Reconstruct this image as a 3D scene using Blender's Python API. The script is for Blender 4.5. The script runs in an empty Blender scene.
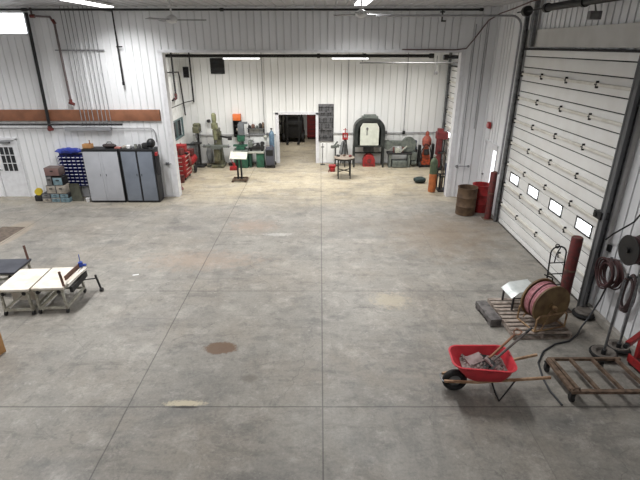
import bpy, bmesh, math, random
from mathutils import Vector, Matrix, Euler
from mathutils import noise as mnoise
random.seed(7)
PI = math.pi
SC = bpy.context.scene
COL = SC.collection

# ------------------------------------------------------------------ materials
def lin(c):
    c = c / 255.0
    return c / 12.92 if c <= 0.04045 else ((c + 0.055) / 1.055) ** 2.4
def rgb(*c): return (lin(c[0]), lin(c[1]), lin(c[2]), 1.0)
MATS = {}
def M(name, col, rough=0.6, metal=0.0, col2=None, scale=6.0, lo=0.4, hi=0.65, bump=0.0, bscale=40.0, detail=5.0, emit=None, spec=0.5):
    if name in MATS: return MATS[name]
    m = bpy.data.materials.new(name); m.use_nodes = True
    nt = m.node_tree; b = nt.nodes['Principled BSDF']
    b.inputs['Roughness'].default_value = rough; b.inputs['Metallic'].default_value = metal
    b.inputs['Specular IOR Level'].default_value = spec
    tc = nt.nodes.new('ShaderNodeTexCoord')
    if col2 is None:
        col2 = tuple(int(v * 0.95) for v in col)
    nz = nt.nodes.new('ShaderNodeTexNoise'); nz.inputs['Scale'].default_value = scale; nz.inputs['Detail'].default_value = detail
    nt.links.new(tc.outputs['Object'], nz.inputs['Vector'])
    cr = nt.nodes.new('ShaderNodeValToRGB')
    cr.color_ramp.elements[0].position = lo; cr.color_ramp.elements[0].color = rgb(*col)
    cr.color_ramp.elements[1].position = hi; cr.color_ramp.elements[1].color = rgb(*col2)
    nt.links.new(nz.outputs['Fac'], cr.inputs['Fac']); nt.links.new(cr.outputs['Color'], b.inputs['Base Color'])
    if bump:
        n2 = nt.nodes.new('ShaderNodeTexNoise'); n2.inputs['Scale'].default_value = bscale
        nt.links.new(tc.outputs['Object'], n2.inputs['Vector'])
        bp = nt.nodes.new('ShaderNodeBump'); bp.inputs['Strength'].default_value = bump
        nt.links.new(n2.outputs['Fac'], bp.inputs['Height']); nt.links.new(bp.outputs['Normal'], b.inputs['Normal'])
    if emit:
        b.inputs['Emission Color'].default_value = (1, 1, 1, 1); b.inputs['Emission Strength'].default_value = emit
    MATS[name] = m
    return m

wallM = M('white_ribbed_steel', (228, 229, 231), 0.45, 0, (224, 225, 227), 0.8)
wallB = M('white_liner_steel', (234, 235, 233), 0.45, 0, (231, 232, 230), 0.8)
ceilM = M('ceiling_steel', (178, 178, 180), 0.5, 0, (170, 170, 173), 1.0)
trimM = M('white_trim', (220, 221, 224), 0.45)
smoothM = M('header_panel', (196, 195, 192), 0.5, 0, (186, 185, 181), 2)
woodM = M('stained_wood', (140, 92, 66), 0.7, 0, (120, 78, 56), 3.0)
doorM = M('door_panel_white', (230, 230, 228), 0.4, 0, (224, 223, 220), 2.0)
strutM = M('door_strut_beige', (220, 217, 209), 0.5, 0, (204, 200, 190), 4.0)
sealShadeM = M('rubber_seal_groove_shade', (38, 38, 40), 0.8)  # real door seals, and the painted shadow in the door grooves
galvM = M('galvanised_steel', (128, 130, 132), 0.45, 0.6, (98, 100, 102), 12)
darkS = M('dark_steel', (52, 52, 53), 0.55, 0.3, (34, 33, 33), 10)
blackM = M('black_paint', (24, 24, 26), 0.5, 0, (16, 16, 17), 10)
rubM = M('rubber', (26, 26, 27), 0.85, 0, (40, 39, 38), 20)
pipeK = M('black_gas_pipe', (30, 30, 33), 0.5, 0.0, (20, 20, 22), 10)
pipeR = M('oxide_red_pipe', (110, 44, 40), 0.6, 0, (70, 34, 32), 8)
condM = M('conduit_grey', (150, 150, 153), 0.45, 0.0, (136, 136, 139), 10)
redM = M('red_paint', (158, 36, 38), 0.5, 0, (118, 28, 30), 8)
redO = M('worn_red_paint', (104, 40, 38), 0.6, 0, (70, 42, 40), 9)
redW = M('wheelbarrow_red', (206, 58, 68), 0.45, 0, (184, 50, 60), 5)
rustM = M('rusty_steel', (116, 96, 80), 0.75, 0.1, (80, 64, 52), 9, bump=0.2)
rustB = M('rusty_drum_brown', (98, 78, 58), 0.7, 0.1, (74, 56, 42), 6, bump=0.15)
tanM = M('tan_steel_frame', (164, 134, 98), 0.6, 0, (112, 84, 60), 10)
discM = M('rusty_yellow_disc', (124, 102, 68), 0.65, 0, (92, 70, 46), 4, bump=0.1)
pinkM = M('pink_hose', (196, 140, 146), 0.6, 0, (172, 112, 120), 14)
maroonM = M('maroon_hose', (92, 52, 52), 0.55, 0, (66, 38, 40), 14)
hoseK = M('black_hose', (44, 46, 50), 0.5, 0, (34, 35, 38), 14)
palM = M('weathered_pallet_wood', (160, 148, 138), 0.8, 0, (118, 104, 94), 9, bump=0.3)
palD = M('grey_timber', (112, 108, 106), 0.8, 0, (76, 72, 72), 8, bump=0.3)
handleM = M('ash_handle_wood', (176, 146, 116), 0.6, 0, (132, 98, 72), 8)
handleD = M('brown_handle_wood', (150, 104, 76), 0.6, 0, (110, 74, 54), 8)
cabLM = M('light_grey_door', (174, 176, 182), 0.45, 0, (166, 168, 174), 2)
cabDM = M('slate_grey_door', (120, 127, 138), 0.45, 0, (110, 117, 128), 2)
cabK = M('cabinet_black', (30, 31, 34), 0.5)
blueB = M('blue_bin_plastic', (38, 48, 130), 0.45, 0, (28, 36, 104), 4)
blueG = M('blue_plastic_bag', (58, 76, 172), 0.35, 0, (40, 54, 140), 5, bump=0.3, bscale=12)
labelM = M('white_label', (214, 216, 226), 0.6)
tealM = M('teal_box', (120, 144, 152), 0.6, 0, (92, 116, 126), 9)
beigeM = M('beige_box', (168, 160, 148), 0.7, 0, (128, 122, 114), 6)
greyB = M('grey_box', (120, 120, 120), 0.65, 0, (92, 90, 90), 6)
olive = M('olive_dark', (78, 78, 66), 0.7, 0, (56, 56, 48), 6)
yellowM = M('yellow_plastic', (222, 196, 60), 0.5)
creamM = M('cream_board', (216, 210, 200), 0.6, 0, (202, 190, 174), 4)
legG = M('grey_green_tube', (172, 170, 158), 0.5, 0.0, (138, 134, 122), 10)
brownM = M('brown_board', (112, 82, 70), 0.7, 0, (84, 60, 52), 8)
cardM = M('cardboard', (186, 140, 92), 0.8, 0, (168, 122, 78), 5)
blueC = M('blue_clamp', (44, 74, 168), 0.45)
darkPan = M('charcoal_panel', (62, 64, 72), 0.6, 0, (48, 50, 58), 4)
oliveG = M('olive_green_machine', (112, 112, 88), 0.55, 0.1, (68, 68, 56), 7)
greenM = M('machine_green', (44, 94, 72), 0.45, 0, (30, 66, 54), 7)
greyMc = M('machine_grey', (112, 118, 112), 0.5, 0.2, (84, 90, 86), 8)
plateM = M('pale_steel_plate', (176, 178, 168), 0.5, 0.1, (150, 152, 142), 5)
orangeM = M('orange_paint', (226, 124, 72), 0.5, 0, (214, 104, 44), 5)
orgTank = M('orange_tank', (192, 112, 62), 0.55, 0, (158, 88, 50), 6)
grnTank = M('green_tank', (86, 100, 74), 0.55, 0, (66, 78, 60), 6)
blueTank = M('blue_grey_tank', (96, 122, 142), 0.45, 0, (76, 98, 118), 6)
maroonP = M('maroon_paint', (122, 44, 46), 0.5, 0, (88, 34, 38), 6)
archD = M('dark_arch_steel', (58, 62, 60), 0.5, 0.3, (38, 42, 42), 6)
archW = M('pale_oven_door', (206, 210, 198), 0.5, 0, (192, 196, 184), 5)
rubble = M('rubble_grey', (142, 130, 126), 0.9, 0, (92, 80, 76), 14, bump=0.5)
slabM = M('dusty_plate', (160, 142, 140), 0.85, 0, (128, 110, 108), 8)
tealW = M('teal_grey_frame', (96, 116, 116), 0.5)
darkG = M('dark_green_cloth', (36, 52, 50), 0.8, 0, (28, 38, 38), 8)
curbM = M('concrete_curb', (158, 154, 146), 0.8, 0, (138, 133, 126), 6)
lampM = M('lamp_diffuser', (245, 245, 245), 0.5, emit=6.0)
lampBody = M('lamp_body_white', (214, 214, 214), 0.5)
offM = M('unlit_diffuser', (150, 152, 156), 0.4)
whiteP = M('white_plastic', (222, 222, 222), 0.5)
gripM = M('grey_cover', (150, 154, 156), 0.6, 0, (118, 120, 122), 6, bump=0.3, bscale=10)

def glass():
    m = bpy.data.materials.new('window_glass'); m.use_nodes = True; nt = m.node_tree
    b = nt.nodes['Principled BSDF']; out = nt.nodes['Material Output']
    b.inputs['Base Color'].default_value = (0.8, 0.85, 0.85, 1); b.inputs['Roughness'].default_value = 0.05
    tr = nt.nodes.new('ShaderNodeBsdfTransparent'); mx = nt.nodes.new('ShaderNodeMixShader'); mx.inputs[0].default_value = 0.12
    nt.links.new(tr.outputs[0], mx.inputs[1]); nt.links.new(b.outputs[0], mx.inputs[2]); nt.links.new(mx.outputs[0], out.inputs[0])
    return m
glassM = glass()
darkGlass = M('dark_glass', (40, 42, 46), 0.12, 0, (30, 32, 36), 2)

def floor_mat():
    m = bpy.data.materials.new('worn_concrete'); m.use_nodes = True; nt = m.node_tree; N = nt.nodes; L = nt.links
    b = N['Principled BSDF']
    tc = N.new('ShaderNodeTexCoord'); sep = N.new('ShaderNodeSeparateXYZ'); L.new(tc.outputs['Object'], sep.inputs[0])
    def math_(op, a, bb=None, clamp=False):
        n = N.new('ShaderNodeMath'); n.operation = op; n.use_clamp = clamp
        for i, v in enumerate((a, bb)):
            if v is None: continue
            if isinstance(v, (int, float)): n.inputs[i].default_value = v
            else: L.new(v, n.inputs[i])
        return n.outputs[0]
    def noise(scale, detail=6, rough=0.6, mp=(1, 1, 1), off=(0, 0, 0), dist=0.0):
        mpn = N.new('ShaderNodeMapping'); mpn.inputs['Scale'].default_value = mp; mpn.inputs['Location'].default_value = off
        L.new(tc.outputs['Object'], mpn.inputs[0])
        n = N.new('ShaderNodeTexNoise'); n.inputs['Scale'].default_value = scale; n.inputs['Detail'].default_value = detail; n.inputs['Roughness'].default_value = rough
        n.inputs['Distortion'].default_value = dist
        L.new(mpn.outputs[0], n.inputs['Vector']); return n.outputs['Fac']
    def ramp(fac, p0, p1, c0=(0, 0, 0, 1), c1=(1, 1, 1, 1)):
        r = N.new('ShaderNodeValToRGB'); r.color_ramp.elements[0].position = p0; r.color_ramp.elements[1].position = p1
        r.color_ramp.elements[0].color = c0; r.color_ramp.elements[1].color = c1; L.new(fac, r.inputs[0]); return r.outputs[0]
    def mix(fac, a, bb, mode='MIX'):
        n = N.new('ShaderNodeMix'); n.data_type = 'RGBA'; n.blend_type = mode
        if isinstance(fac, float): n.inputs[0].default_value = fac
        else: L.new(fac, n.inputs[0])
        for i, v in ((6, a), (7, bb)):
            if isinstance(v, tuple): n.inputs[i].default_value = v
            else: L.new(v, n.inputs[i])
        return n.outputs[2]
    base = ramp(noise(0.35, 8, 0.62), 0.32, 0.7, rgb(127, 123, 116), rgb(152, 148, 140))
    warm = ramp(noise(0.6, 5, 0.6, off=(7, 3, 0)), 0.45, 0.75)
    base = mix(math_('MULTIPLY', warm, 0.45), base, rgb(142, 130, 115))
    # colour blends along Y to a warmer, paler tone in the back bay
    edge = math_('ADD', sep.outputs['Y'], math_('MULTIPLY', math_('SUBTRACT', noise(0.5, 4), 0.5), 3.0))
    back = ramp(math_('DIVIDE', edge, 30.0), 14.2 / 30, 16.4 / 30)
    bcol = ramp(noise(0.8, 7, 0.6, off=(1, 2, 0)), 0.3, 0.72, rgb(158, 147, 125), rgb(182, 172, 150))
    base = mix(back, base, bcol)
    # cloudy dark scuffs stretched across the bay
    dk = ramp(noise(0.9, 9, 0.68, mp=(0.6, 1.3, 1), off=(4, 9, 0), dist=0.4), 0.5, 0.68)
    base = mix(math_('MULTIPLY', dk, 0.6), base, rgb(96, 95, 93))
    dk2 = ramp(noise(3.2, 10, 0.75, off=(14, 2, 0)), 0.5, 0.68)
    base = mix(math_('MULTIPLY', dk2, 0.5), base, rgb(82, 81, 80))
    lt = ramp(noise(2.0, 10, 0.72, off=(3, 31, 0), dist=0.3), 0.52, 0.7)
    base = mix(math_('MULTIPLY', lt, 0.55), base, rgb(178, 172, 163))
    st = ramp(noise(1.6, 10, 0.74, mp=(0.45, 1.6, 1), off=(40, 12, 0), dist=0.8), 0.54, 0.66)
    base = mix(math_('MULTIPLY', st, 0.5), base, rgb(88, 84, 80))
    st2 = ramp(noise(1.3, 10, 0.75, mp=(1.4, 0.5, 1), off=(60, 17, 0), dist=0.8), 0.56, 0.68)
    base = mix(math_('MULTIPLY', st2, 0.35), base, rgb(80, 79, 78))
    sp = ramp(noise(7.0, 10, 0.82, off=(33, 8, 0), dist=0.4), 0.54, 0.66)
    base = mix(math_('MULTIPLY', sp, 0.5), base, rgb(84, 82, 80))
    sp2 = ramp(noise(5.0, 10, 0.82, off=(13, 58, 0), dist=0.4), 0.56, 0.68)
    base = mix(math_('MULTIPLY', sp2, 0.45), base, rgb(188, 184, 176))
    fine = ramp(noise(22, 8, 0.8), 0.3, 0.75, (0.74, 0.74, 0.74, 1), (1.2, 1.2, 1.2, 1))
    base = mix(1.0, base, fine, 'MULTIPLY')
    # scratches / streaks
    def blob(x, y, rx, ry, amp=0.5, ns=5.0, soft=0.35, col=rgb(96, 72, 52), k=0.9, off=(0, 0, 0)):
        nonlocal base
        dx = math_('DIVIDE', math_('SUBTRACT', sep.outputs['X'], x), rx); dy = math_('DIVIDE', math_('SUBTRACT', sep.outputs['Y'], y), ry)
        d = math_('SQRT', math_('ADD', math_('MULTIPLY', dx, dx), math_('MULTIPLY', dy, dy)))
        d = math_('ADD', d, math_('MULTIPLY', math_('SUBTRACT', noise(ns, 6, 0.7, off=off), 0.5), amp * 2))
        f = ramp(d, max(0.0, 1 - soft), 1.0, (1, 1, 1, 1), (0, 0, 0, 1))
        base = mix(math_('MULTIPLY', f, k), base, col)
    blob(-1.78, 6.84, .32, .20, .5, 11, .22, rgb(98, 74, 54), .88)
    blob(-1.15, 6.02, .17, .12, .5, 12, .5, rgb(92, 84, 76), .6)
    blob(-6.2, 9.6, .01, .01)
    blob(-4.35, 9.4, .1, .05, .3, 6, .5, rgb(180, 172, 160), .5)
    blob(-1.2, 12.2, .5, .14, 1.2, 9, .5, rgb(186, 184, 178), .5)
    blob(-2.0, 12.9, .9, .6, 1.2, 5, .7, rgb(150, 128, 112), .5)
    blob(-3.0, 10.5, 1.9, .7, 1.3, 5, .8, rgb(158, 136, 118), .45, (5, 1, 0))
    blob(1.5, 8.5, .5, .4, 1.3, 9, .6, rgb(176, 164, 140), .5)
    blob(-4.1, 12.7, .9, .3, 1.2, 6, .6, rgb(96, 92, 90), .5)
    blob(3.6, 12.2, 2.1, 2.1, .9, 2.5, .9, rgb(118, 101, 82), .65)
    blob(-2.05, 5.45, .36, .08, 1.0, 16, .4, rgb(196, 184, 158), .75)
    blob(-2.03, 5.375, .26, .032, .25, 12, .4, rgb(40, 34, 30), .95)
    blob(-8.95, 12.2, .5, 1.2, .12, 3, .2, rgb(150, 138, 122), .7)
    blob(1.6, 12.9, 2.9, .6, 1.3, 4, .8, rgb(112, 106, 98), .45, (9, 1, 0))
    blob(2.9, 6.0, .7, .5, 1.2, 6, .8, rgb(106, 103, 100), .35, (2, 5, 0))
    blob(-3.6, 7.6, .7, .6, 1.3, 6, .8, rgb(104, 101, 98), .35, (2, 9, 0))
    # saw-cut joints
    wob = math_('MULTIPLY', math_('SUBTRACT', noise(1.5, 3), 0.5), 0.02)
    jn = None
    for ax, v, w in (('Y', 5.38, .012), ('Y', 8.91, .011), ('Y', 12.4, .012), ('Y', 15.95, .012), ('Y', 1.85, .01), ('X', .04, .011), ('X', -2.88, .011), ('X', -5.8, .010), ('X', 2.96, .006), ('X', -8.72, .01)):
        d = math_('ABSOLUTE', math_('SUBTRACT', math_('ADD', sep.outputs[ax], wob if v != .04 else 0.0), v))
        s = math_('SUBTRACT', 1.0, math_('DIVIDE', d, w * 1.35), True)
        if v in (2.96, -5.8, 12.4): s = math_('MULTIPLY', s, 0.45)
        jn = s if jn is None else math_('MAXIMUM', jn, s)
    # hairline cracks
    vo = N.new('ShaderNodeTexVoronoi'); vo.feature = 'DISTANCE_TO_EDGE'; vo.inputs['Scale'].default_value = 0.33
    mp = N.new('ShaderNodeMapping'); L.new(tc.outputs['Object'], mp.inputs[0])
    nn = N.new('ShaderNodeTexNoise'); nn.inputs['Scale'].default_value = 1.2; nn.inputs['Detail'].default_value = 6; L.new(tc.outputs['Object'], nn.inputs['Vector'])
    va = N.new('ShaderNodeVectorMath'); va.operation = 'SCALE'; L.new(nn.outputs['Color'], va.inputs[0]); va.inputs['Scale'].default_value = 1.1
    vb = N.new('ShaderNodeVectorMath'); L.new(mp.outputs[0], vb.inputs[0]); L.new(va.outputs[0], vb.inputs[1]); L.new(vb.outputs[0], vo.inputs['Vector'])
    ck = math_('SUBTRACT', 1.0, math_('DIVIDE', vo.outputs['Distance'], 0.0035), True)
    ck = math_('MULTIPLY', ck, ramp(noise(0.5, 3, off=(20, 4, 0)), 0.42, 0.6)); ck = math_('MULTIPLY', ck, 0.55)
    jn = math_('MAXIMUM', jn, ck)
    base = mix(math_('MULTIPLY', jn, 0.85), base, rgb(50, 48, 46))
    L.new(base, b.inputs['Base Color'])
    rr = ramp(noise(1.1, 6, off=(8, 8, 0)), 0.3, 0.7, (0.42, 0.42, 0.42, 1), (0.66, 0.66, 0.66, 1)); L.new(rr, b.inputs['Roughness'])
    bp = N.new('ShaderNodeBump'); bp.inputs['Strength'].default_value = 0.08; L.new(noise(30, 6), bp.inputs['Height']); L.new(bp.outputs[0], b.inputs['Normal'])
    return m

# ------------------------------------------------------------------ mesh builder
class MB:
    def __init__(s): s.bm = bmesh.new()
    def _mat(s, geom, mtx): bmesh.ops.transform(s.bm, matrix=mtx, verts=geom)
    def box(s, c, d, rot=(0, 0, 0), bev=0.0):
        g = bmesh.ops.create_cube(s.bm, size=1.0)['verts']
        s._mat(g, Matrix.LocRotScale(Vector(c), Euler(rot), Vector(d)))
        if bev > 0:
            es = list({e for v in g for e in v.link_edges})
            bmesh.ops.bevel(s.bm, geom=es, offset=min(bev, min(d) * 0.45), segments=2, affect='EDGES', profile=0.6)
        return s
    def b2(s, lo, hi, bev=0.0):
        return s.box([(a + b) / 2 for a, b in zip(lo, hi)], [abs(b - a) for a, b in zip(lo, hi)], bev=bev)
    def frame(s, p, q):
        p = Vector(p); q = Vector(q); d = (q - p); L = d.length; d.normalize()
        up = Vector((0, 0, 1)) if abs(d.z) < 0.95 else Vector((0, 1, 0))
        x = up.cross(d); x.normalize(); y = d.cross(x)
        R = Matrix((x, y, d)).transposed().to_4x4()
        return Matrix.Translation((p + q) / 2) @ R, L
    def beam(s, p, q, w, h, bev=0.0):
        m, L = s.frame(p, q)
        g = bmesh.ops.create_cube(s.bm, size=1.0)['verts']
        s._mat(g, m @ Matrix.Diagonal((w, h, L, 1)))
        if bev: bmesh.ops.bevel(s.bm, geom=list({e for v in g for e in v.link_edges}), offset=bev, segments=2, affect='EDGES')
        return s
    def cyl(s, p, q, r, r2=None, n=18):
        m, L = s.frame(p, q)
        g = bmesh.ops.create_cone(s.bm, cap_ends=True, segments=n, radius1=r, radius2=r if r2 is None else r2, depth=L)['verts']
        s._mat(g, m); return s
    def sph(s, c, r, sc=(1, 1, 1), n=14, rot=(0, 0, 0)):
        g = bmesh.ops.create_uvsphere(s.bm, u_segments=n, v_segments=max(6, n // 2 + 1), radius=r)['verts']
        s._mat(g, Matrix.LocRotScale(Vector(c), Euler(rot), Vector(sc))); return s
    def tube(s, pts, r, n=8, closed=False):
        pts = [Vector(p) for p in pts]; k = len(pts); rings = []
        prev = None
        for i, p in enumerate(pts):
            if closed: t = pts[(i + 1) % k] - pts[i - 1]
            elif i == 0: t = pts[1] - pts[0]
            elif i == k - 1: t = pts[-1] - pts[-2]
            else: t = (pts[i + 1] - p).normalized() + (p - pts[i - 1]).normalized()
            if t.length < 1e-8: t = Vector((0, 0, 1))
            t.normalize()
            if prev is None:
                up = Vector((0, 0, 1)) if abs(t.z) < 0.9 else Vector((1, 0, 0)); x = up.cross(t).normalized()
            else:
                x = prev - t * prev.dot(t); x.normalize()
            prev = x; y = t.cross(x)
            rr = r[i] if isinstance(r, (list, tuple)) else r
            rings.append([s.bm.verts.new(p + x * math.cos(2 * PI * j / n) * rr + y * math.sin(2 * PI * j / n) * rr) for j in range(n)])
        m = k if closed else k - 1
        for i in range(m):
            a, b = rings[i], rings[(i + 1) % k]
            for j in range(n): s.bm.faces.new((a[j], a[(j + 1) % n], b[(j + 1) % n], b[j]))
        if not closed:
            s.bm.faces.new(rings[0][::-1]); s.bm.faces.new(rings[-1])
        return s
    def lathe(s, prof, c=(0, 0, 0), rot=(0, 0, 0), n=28, cap=True):
        mtx = Matrix.LocRotScale(Vector(c), Euler(rot), Vector((1, 1, 1))); rings = []
        for (r, z) in prof:
            rings.append([s.bm.verts.new(mtx @ Vector((r * math.cos(2 * PI * j / n), r * math.sin(2 * PI * j / n), z))) for j in range(n)])
        for i in range(len(rings) - 1):
            a, b = rings[i], rings[i + 1]
            for j in range(n): s.bm.faces.new((a[j], a[(j + 1) % n], b[(j + 1) % n], b[j]))
        if cap:
            s.bm.faces.new(rings[0][::-1]); s.bm.faces.new(rings[-1])
        return s
    def torus(s, c, R, r, rot=(0, 0, 0), n=36, k=8, sc=(1, 1, 1)):
        mtx = Matrix.LocRotScale(Vector(c), Euler(rot), Vector(sc))
        pts = [mtx @ Vector((R * math.cos(2 * PI * i / n), R * math.sin(2 * PI * i / n), 0)) for i in range(n)]
        return s.tube(pts, r, k, closed=True)
    def prism(s, poly, a, b, f):
        """poly of (u,v) extruded from a to b; f(u,v,w) -> xyz"""
        A = [s.bm.verts.new(f(u, v, a)) for u, v in poly]; B = [s.bm.verts.new(f(u, v, b)) for u, v in poly]
        n = len(poly); s.bm.faces.new(A[::-1]); s.bm.faces.new(B)
        for i in range(n): s.bm.faces.new((A[i], A[(i + 1) % n], B[(i + 1) % n], B[i]))
        return s
    def loft(s, rings, cap0=True, cap1=True):
        R = [[s.bm.verts.new(p) for p in ring] for ring in rings]; n = len(R[0])
        for i in range(len(R) - 1):
            for j in range(n): s.bm.faces.new((R[i][j], R[i][(j + 1) % n], R[i + 1][(j + 1) % n], R[i + 1][j]))
        if cap0: s.bm.faces.new(R[0][::-1])
        if cap1: s.bm.faces.new(R[-1])
        return s
    def jitter(s, amp, scale=3.0, seed=0.0):
        for v in s.bm.verts:
            v.co += Vector(mnoise.noise_vector(v.co * scale + Vector((seed, seed * 1.7, 0)))) * amp
        return s
    def build(s, name, mat, parent=None, sharp=38):
        bmesh.ops.recalc_face_normals(s.bm, faces=s.bm.faces)
        for f in s.bm.faces: f.smooth = True
        for e in s.bm.edges:
            if len(e.link_faces) != 2 or e.calc_face_angle(0) > math.radians(sharp): e.smooth = False
        me = bpy.data.meshes.new(name); s.bm.to_mesh(me); s.bm.free()
        me.materials.append(mat)
        o = bpy.data.objects.new(name, me); COL.objects.link(o)
        if parent is not None: o.parent = parent
        return o

def tag(o, label, cat, group=None, kind=None):
    o['label'] = label; o['category'] = cat
    if group: o['group'] = group
    if kind: o['kind'] = kind
    return o
def T(name, label, cat, loc=(0, 0, 0), rz=0.0, group=None, rot=None):
    o = bpy.data.objects.new(name, None); COL.objects.link(o); o.empty_display_size = 0.1
    o.location = loc; o.rotation_euler = rot if rot else (0, 0, rz)
    return tag(o, label, cat, group)
def one(mb, name, mat, label, cat, loc=(0, 0, 0), rz=0.0, group=None, rot=None):
    o = mb.build(name, mat); o.location = loc; o.rotation_euler = rot if rot else (0, 0, rz)
    return tag(o, label, cat, group)
def struct(mb, name, mat, parent=None):
    o = mb.build(name, mat, parent)
    if parent is None: o['kind'] = 'structure'
    return o
def sroot(name, loc=(0, 0, 0)):
    o = bpy.data.objects.new(name, None); COL.objects.link(o); o.location = loc; o['kind'] = 'structure'; return o
def copy_tree(o, parent=None):
    c = o.copy(); COL.objects.link(c)
    if parent is not None: c.parent = parent
    for ch in list(o.children): copy_tree(ch, c)
    return c

# ------------------------------------------------------------------ ribbed steel walls
def free(z0, z1, holes):
    segs = [(z0, z1)]
    for a, b in holes:
        out = []
        for s0, s1 in segs:
            if b <= s0 or a >= s1: out.append((s0, s1)); continue
            if a > s0: out.append((s0, a))
            if b < s1: out.append((b, s1))
        segs = out
    return segs
def ribwall(name, f, u0, u1, z0, z1, th, holes=(), mat=wallM, step=0.229, plain=(), rib=0.016, gap=0.007):
    """sheets of steel with an open seam and a folded rib at every step; f(u, d, z): d = distance in front of the wall face"""
    mb = MB()
    edges = sorted({u0, u1} | {h[0] for h in holes} | {h[1] for h in holes}); edges = [c for c in edges if u0 <= c <= u1]
    for a, b in zip(edges, edges[1:]):
        mid = (a + b) / 2; segs = free(z0, z1, [(h[2], h[3]) for h in holes if h[0] < mid < h[1]])
        for s0, s1 in segs:
            mb.prism([(a, s0), (b, s0), (b, s1), (a, s1)], -.035, -th, lambda u, v, w: f(u, w, v))
            us = [a]; k = math.ceil((a + .03) / step)
            while k * step < b - .03: us.append(k * step); k += 1
            us.append(b)
            for i, (p, q) in enumerate(zip(us, us[1:])):
                g0 = gap if i else 0; g1 = gap if i < len(us) - 2 else 0
                c = (p + q) / 2
                poly = [(p + g0, -.0355), (p + g0, rib if g0 else 0), (p + g0 + .006, rib if g0 else 0), (p + g0 + .022, 0), (q - g1 - .002, 0), (q - g1, -.004), (q - g1, -.0355)]
                mb.prism(poly, s0, s1, lambda u, d, z: f(u, d, z))
    return struct(mb, name, mat)

CEIL = 6.1; FY = 15.8; RX = 5.52; BY = 20.9; LX = -5.95
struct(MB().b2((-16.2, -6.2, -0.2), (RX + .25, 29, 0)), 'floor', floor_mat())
cm = MB().b2((-16.2, -6.2, CEIL), (RX + .25, FY + .3, CEIL + .15))
k = -16.0
while k < RX:
    cm.prism([(k - .03, 0), (k - .015, -.022), (k + .015, -.022), (k + .03, 0)], -6.2, FY - .0, lambda u, v, w: (u, w, CEIL + v)); k += .305
struct(cm, 'ceiling', ceilM)
struct(MB().b2((LX - .2, FY + .3, 5.2), (RX + .25, BY + .2, 5.35)), 'ceiling', ceilM)

yf = lambda plane: (lambda u, d, z: (u, plane - d, z))       # faces -y
ribwall('wall_front', yf(FY), -16.0, RX, 0, CEIL, .25, [(-5.12, 4.6, -1, 4.8), (-11.3, -10.36, -1, 2.06), (-12.4, -9.12, 5.30, 5.94)])
ribwall('wall_right', lambda u, d, z: (RX - d, u, z), -6.0, BY + .2, 0, CEIL, .2,
        [(8.40, 13.06, -1, 4.84), (14.22, 15.32, -1, 2.1), (16.75, 20.25, -1, 4.14)])
ribwall('wall_back', yf(BY), LX - .2, RX, 0, 5.25, .15, [(-1.9, -.13, -1, 2.19)], mat=wallB, step=.3, rib=.014, gap=.006)
ribwall('wall_left', lambda u, d, z: (LX + d, u, z), FY + .25, BY, 0, 5.25, .15, [(18.62, 20.3, 1.38, 2.14)], mat=wallB, step=.3, rib=.014, gap=.006)
struct(MB().b2((-16.2, -6.2, 0), (-16.0, FY + .25, CEIL)), 'wall_far_left', wallM)
struct(MB().b2((-16.0, -6.2, 0), (RX, -6.0, CEIL)), 'wall_behind', wallM)
# room past the back doorway
struct(MB().b2((-6, 28.0, 0), (4.5, 28.2, 3.3)), 'wall_store_back', wallB)
struct(MB().b2((-6.2, BY + .15, 0), (-6, 28.2, 3.3)), 'wall_store_left', wallB)
struct(MB().b2((4.5, BY + .15, 0), (4.7, 28.2, 3.3)), 'wall_store_right', wallB)
struct(MB().b2((-6.2, BY + .15, 3.2), (4.7, 28.2, 3.35)), 'ceiling', ceilM)

# trims
struct(MB().b2((-16.0, FY - .07, 2.66), (-5.34, FY, 3.02), .006), 'trim_1', woodM)
struct(MB().b2((-5.16, FY - .03, 0), (-5.02, FY + .27, 4.8)).b2((4.5, FY - .03, 0), (4.64, FY + .27, 4.8)).b2((-5.16, FY - .03, 4.78), (4.64, FY + .27, 4.86)), 'trim_2', trimM)
struct(MB().b2((-1.98, BY - .04, 0), (-1.84, BY + .17, 2.25)).b2((-.19, BY - .04, 0), (-.05, BY + .17, 2.25)).b2((-1.98, BY - .04, 2.17), (-.05, BY + .17, 2.27)), 'trim_3', trimM)
struct(MB().b2((RX - .05, 8.2, 4.95), (RX, 13.42, 5.36)), 'trim_4', smoothM)
struct(MB().b2((RX - .035, 8.2, 0), (RX, 8.34, 4.95)).b2((RX - .035, 13.28, 0), (RX, 13.42, 4.95)), 'trim_5', trimM)
struct(MB().b2((RX - .1, -6, 0), (RX, 8.18, .14), .01), 'baseboard_right', curbM)
struct(MB().b2((-16.0, FY - .02, 0), (-11.4, FY, .05)).b2((-10.3, FY - .02, 0), (-5.18, FY, .05)), 'baseboard_front', trimM)
struct(MB().b2((-5.9, BY - .03, 0), (-2, BY, .06)).b2((0, BY - .03, 0), (RX, BY, .06)), 'baseboard_back', trimM)

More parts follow.
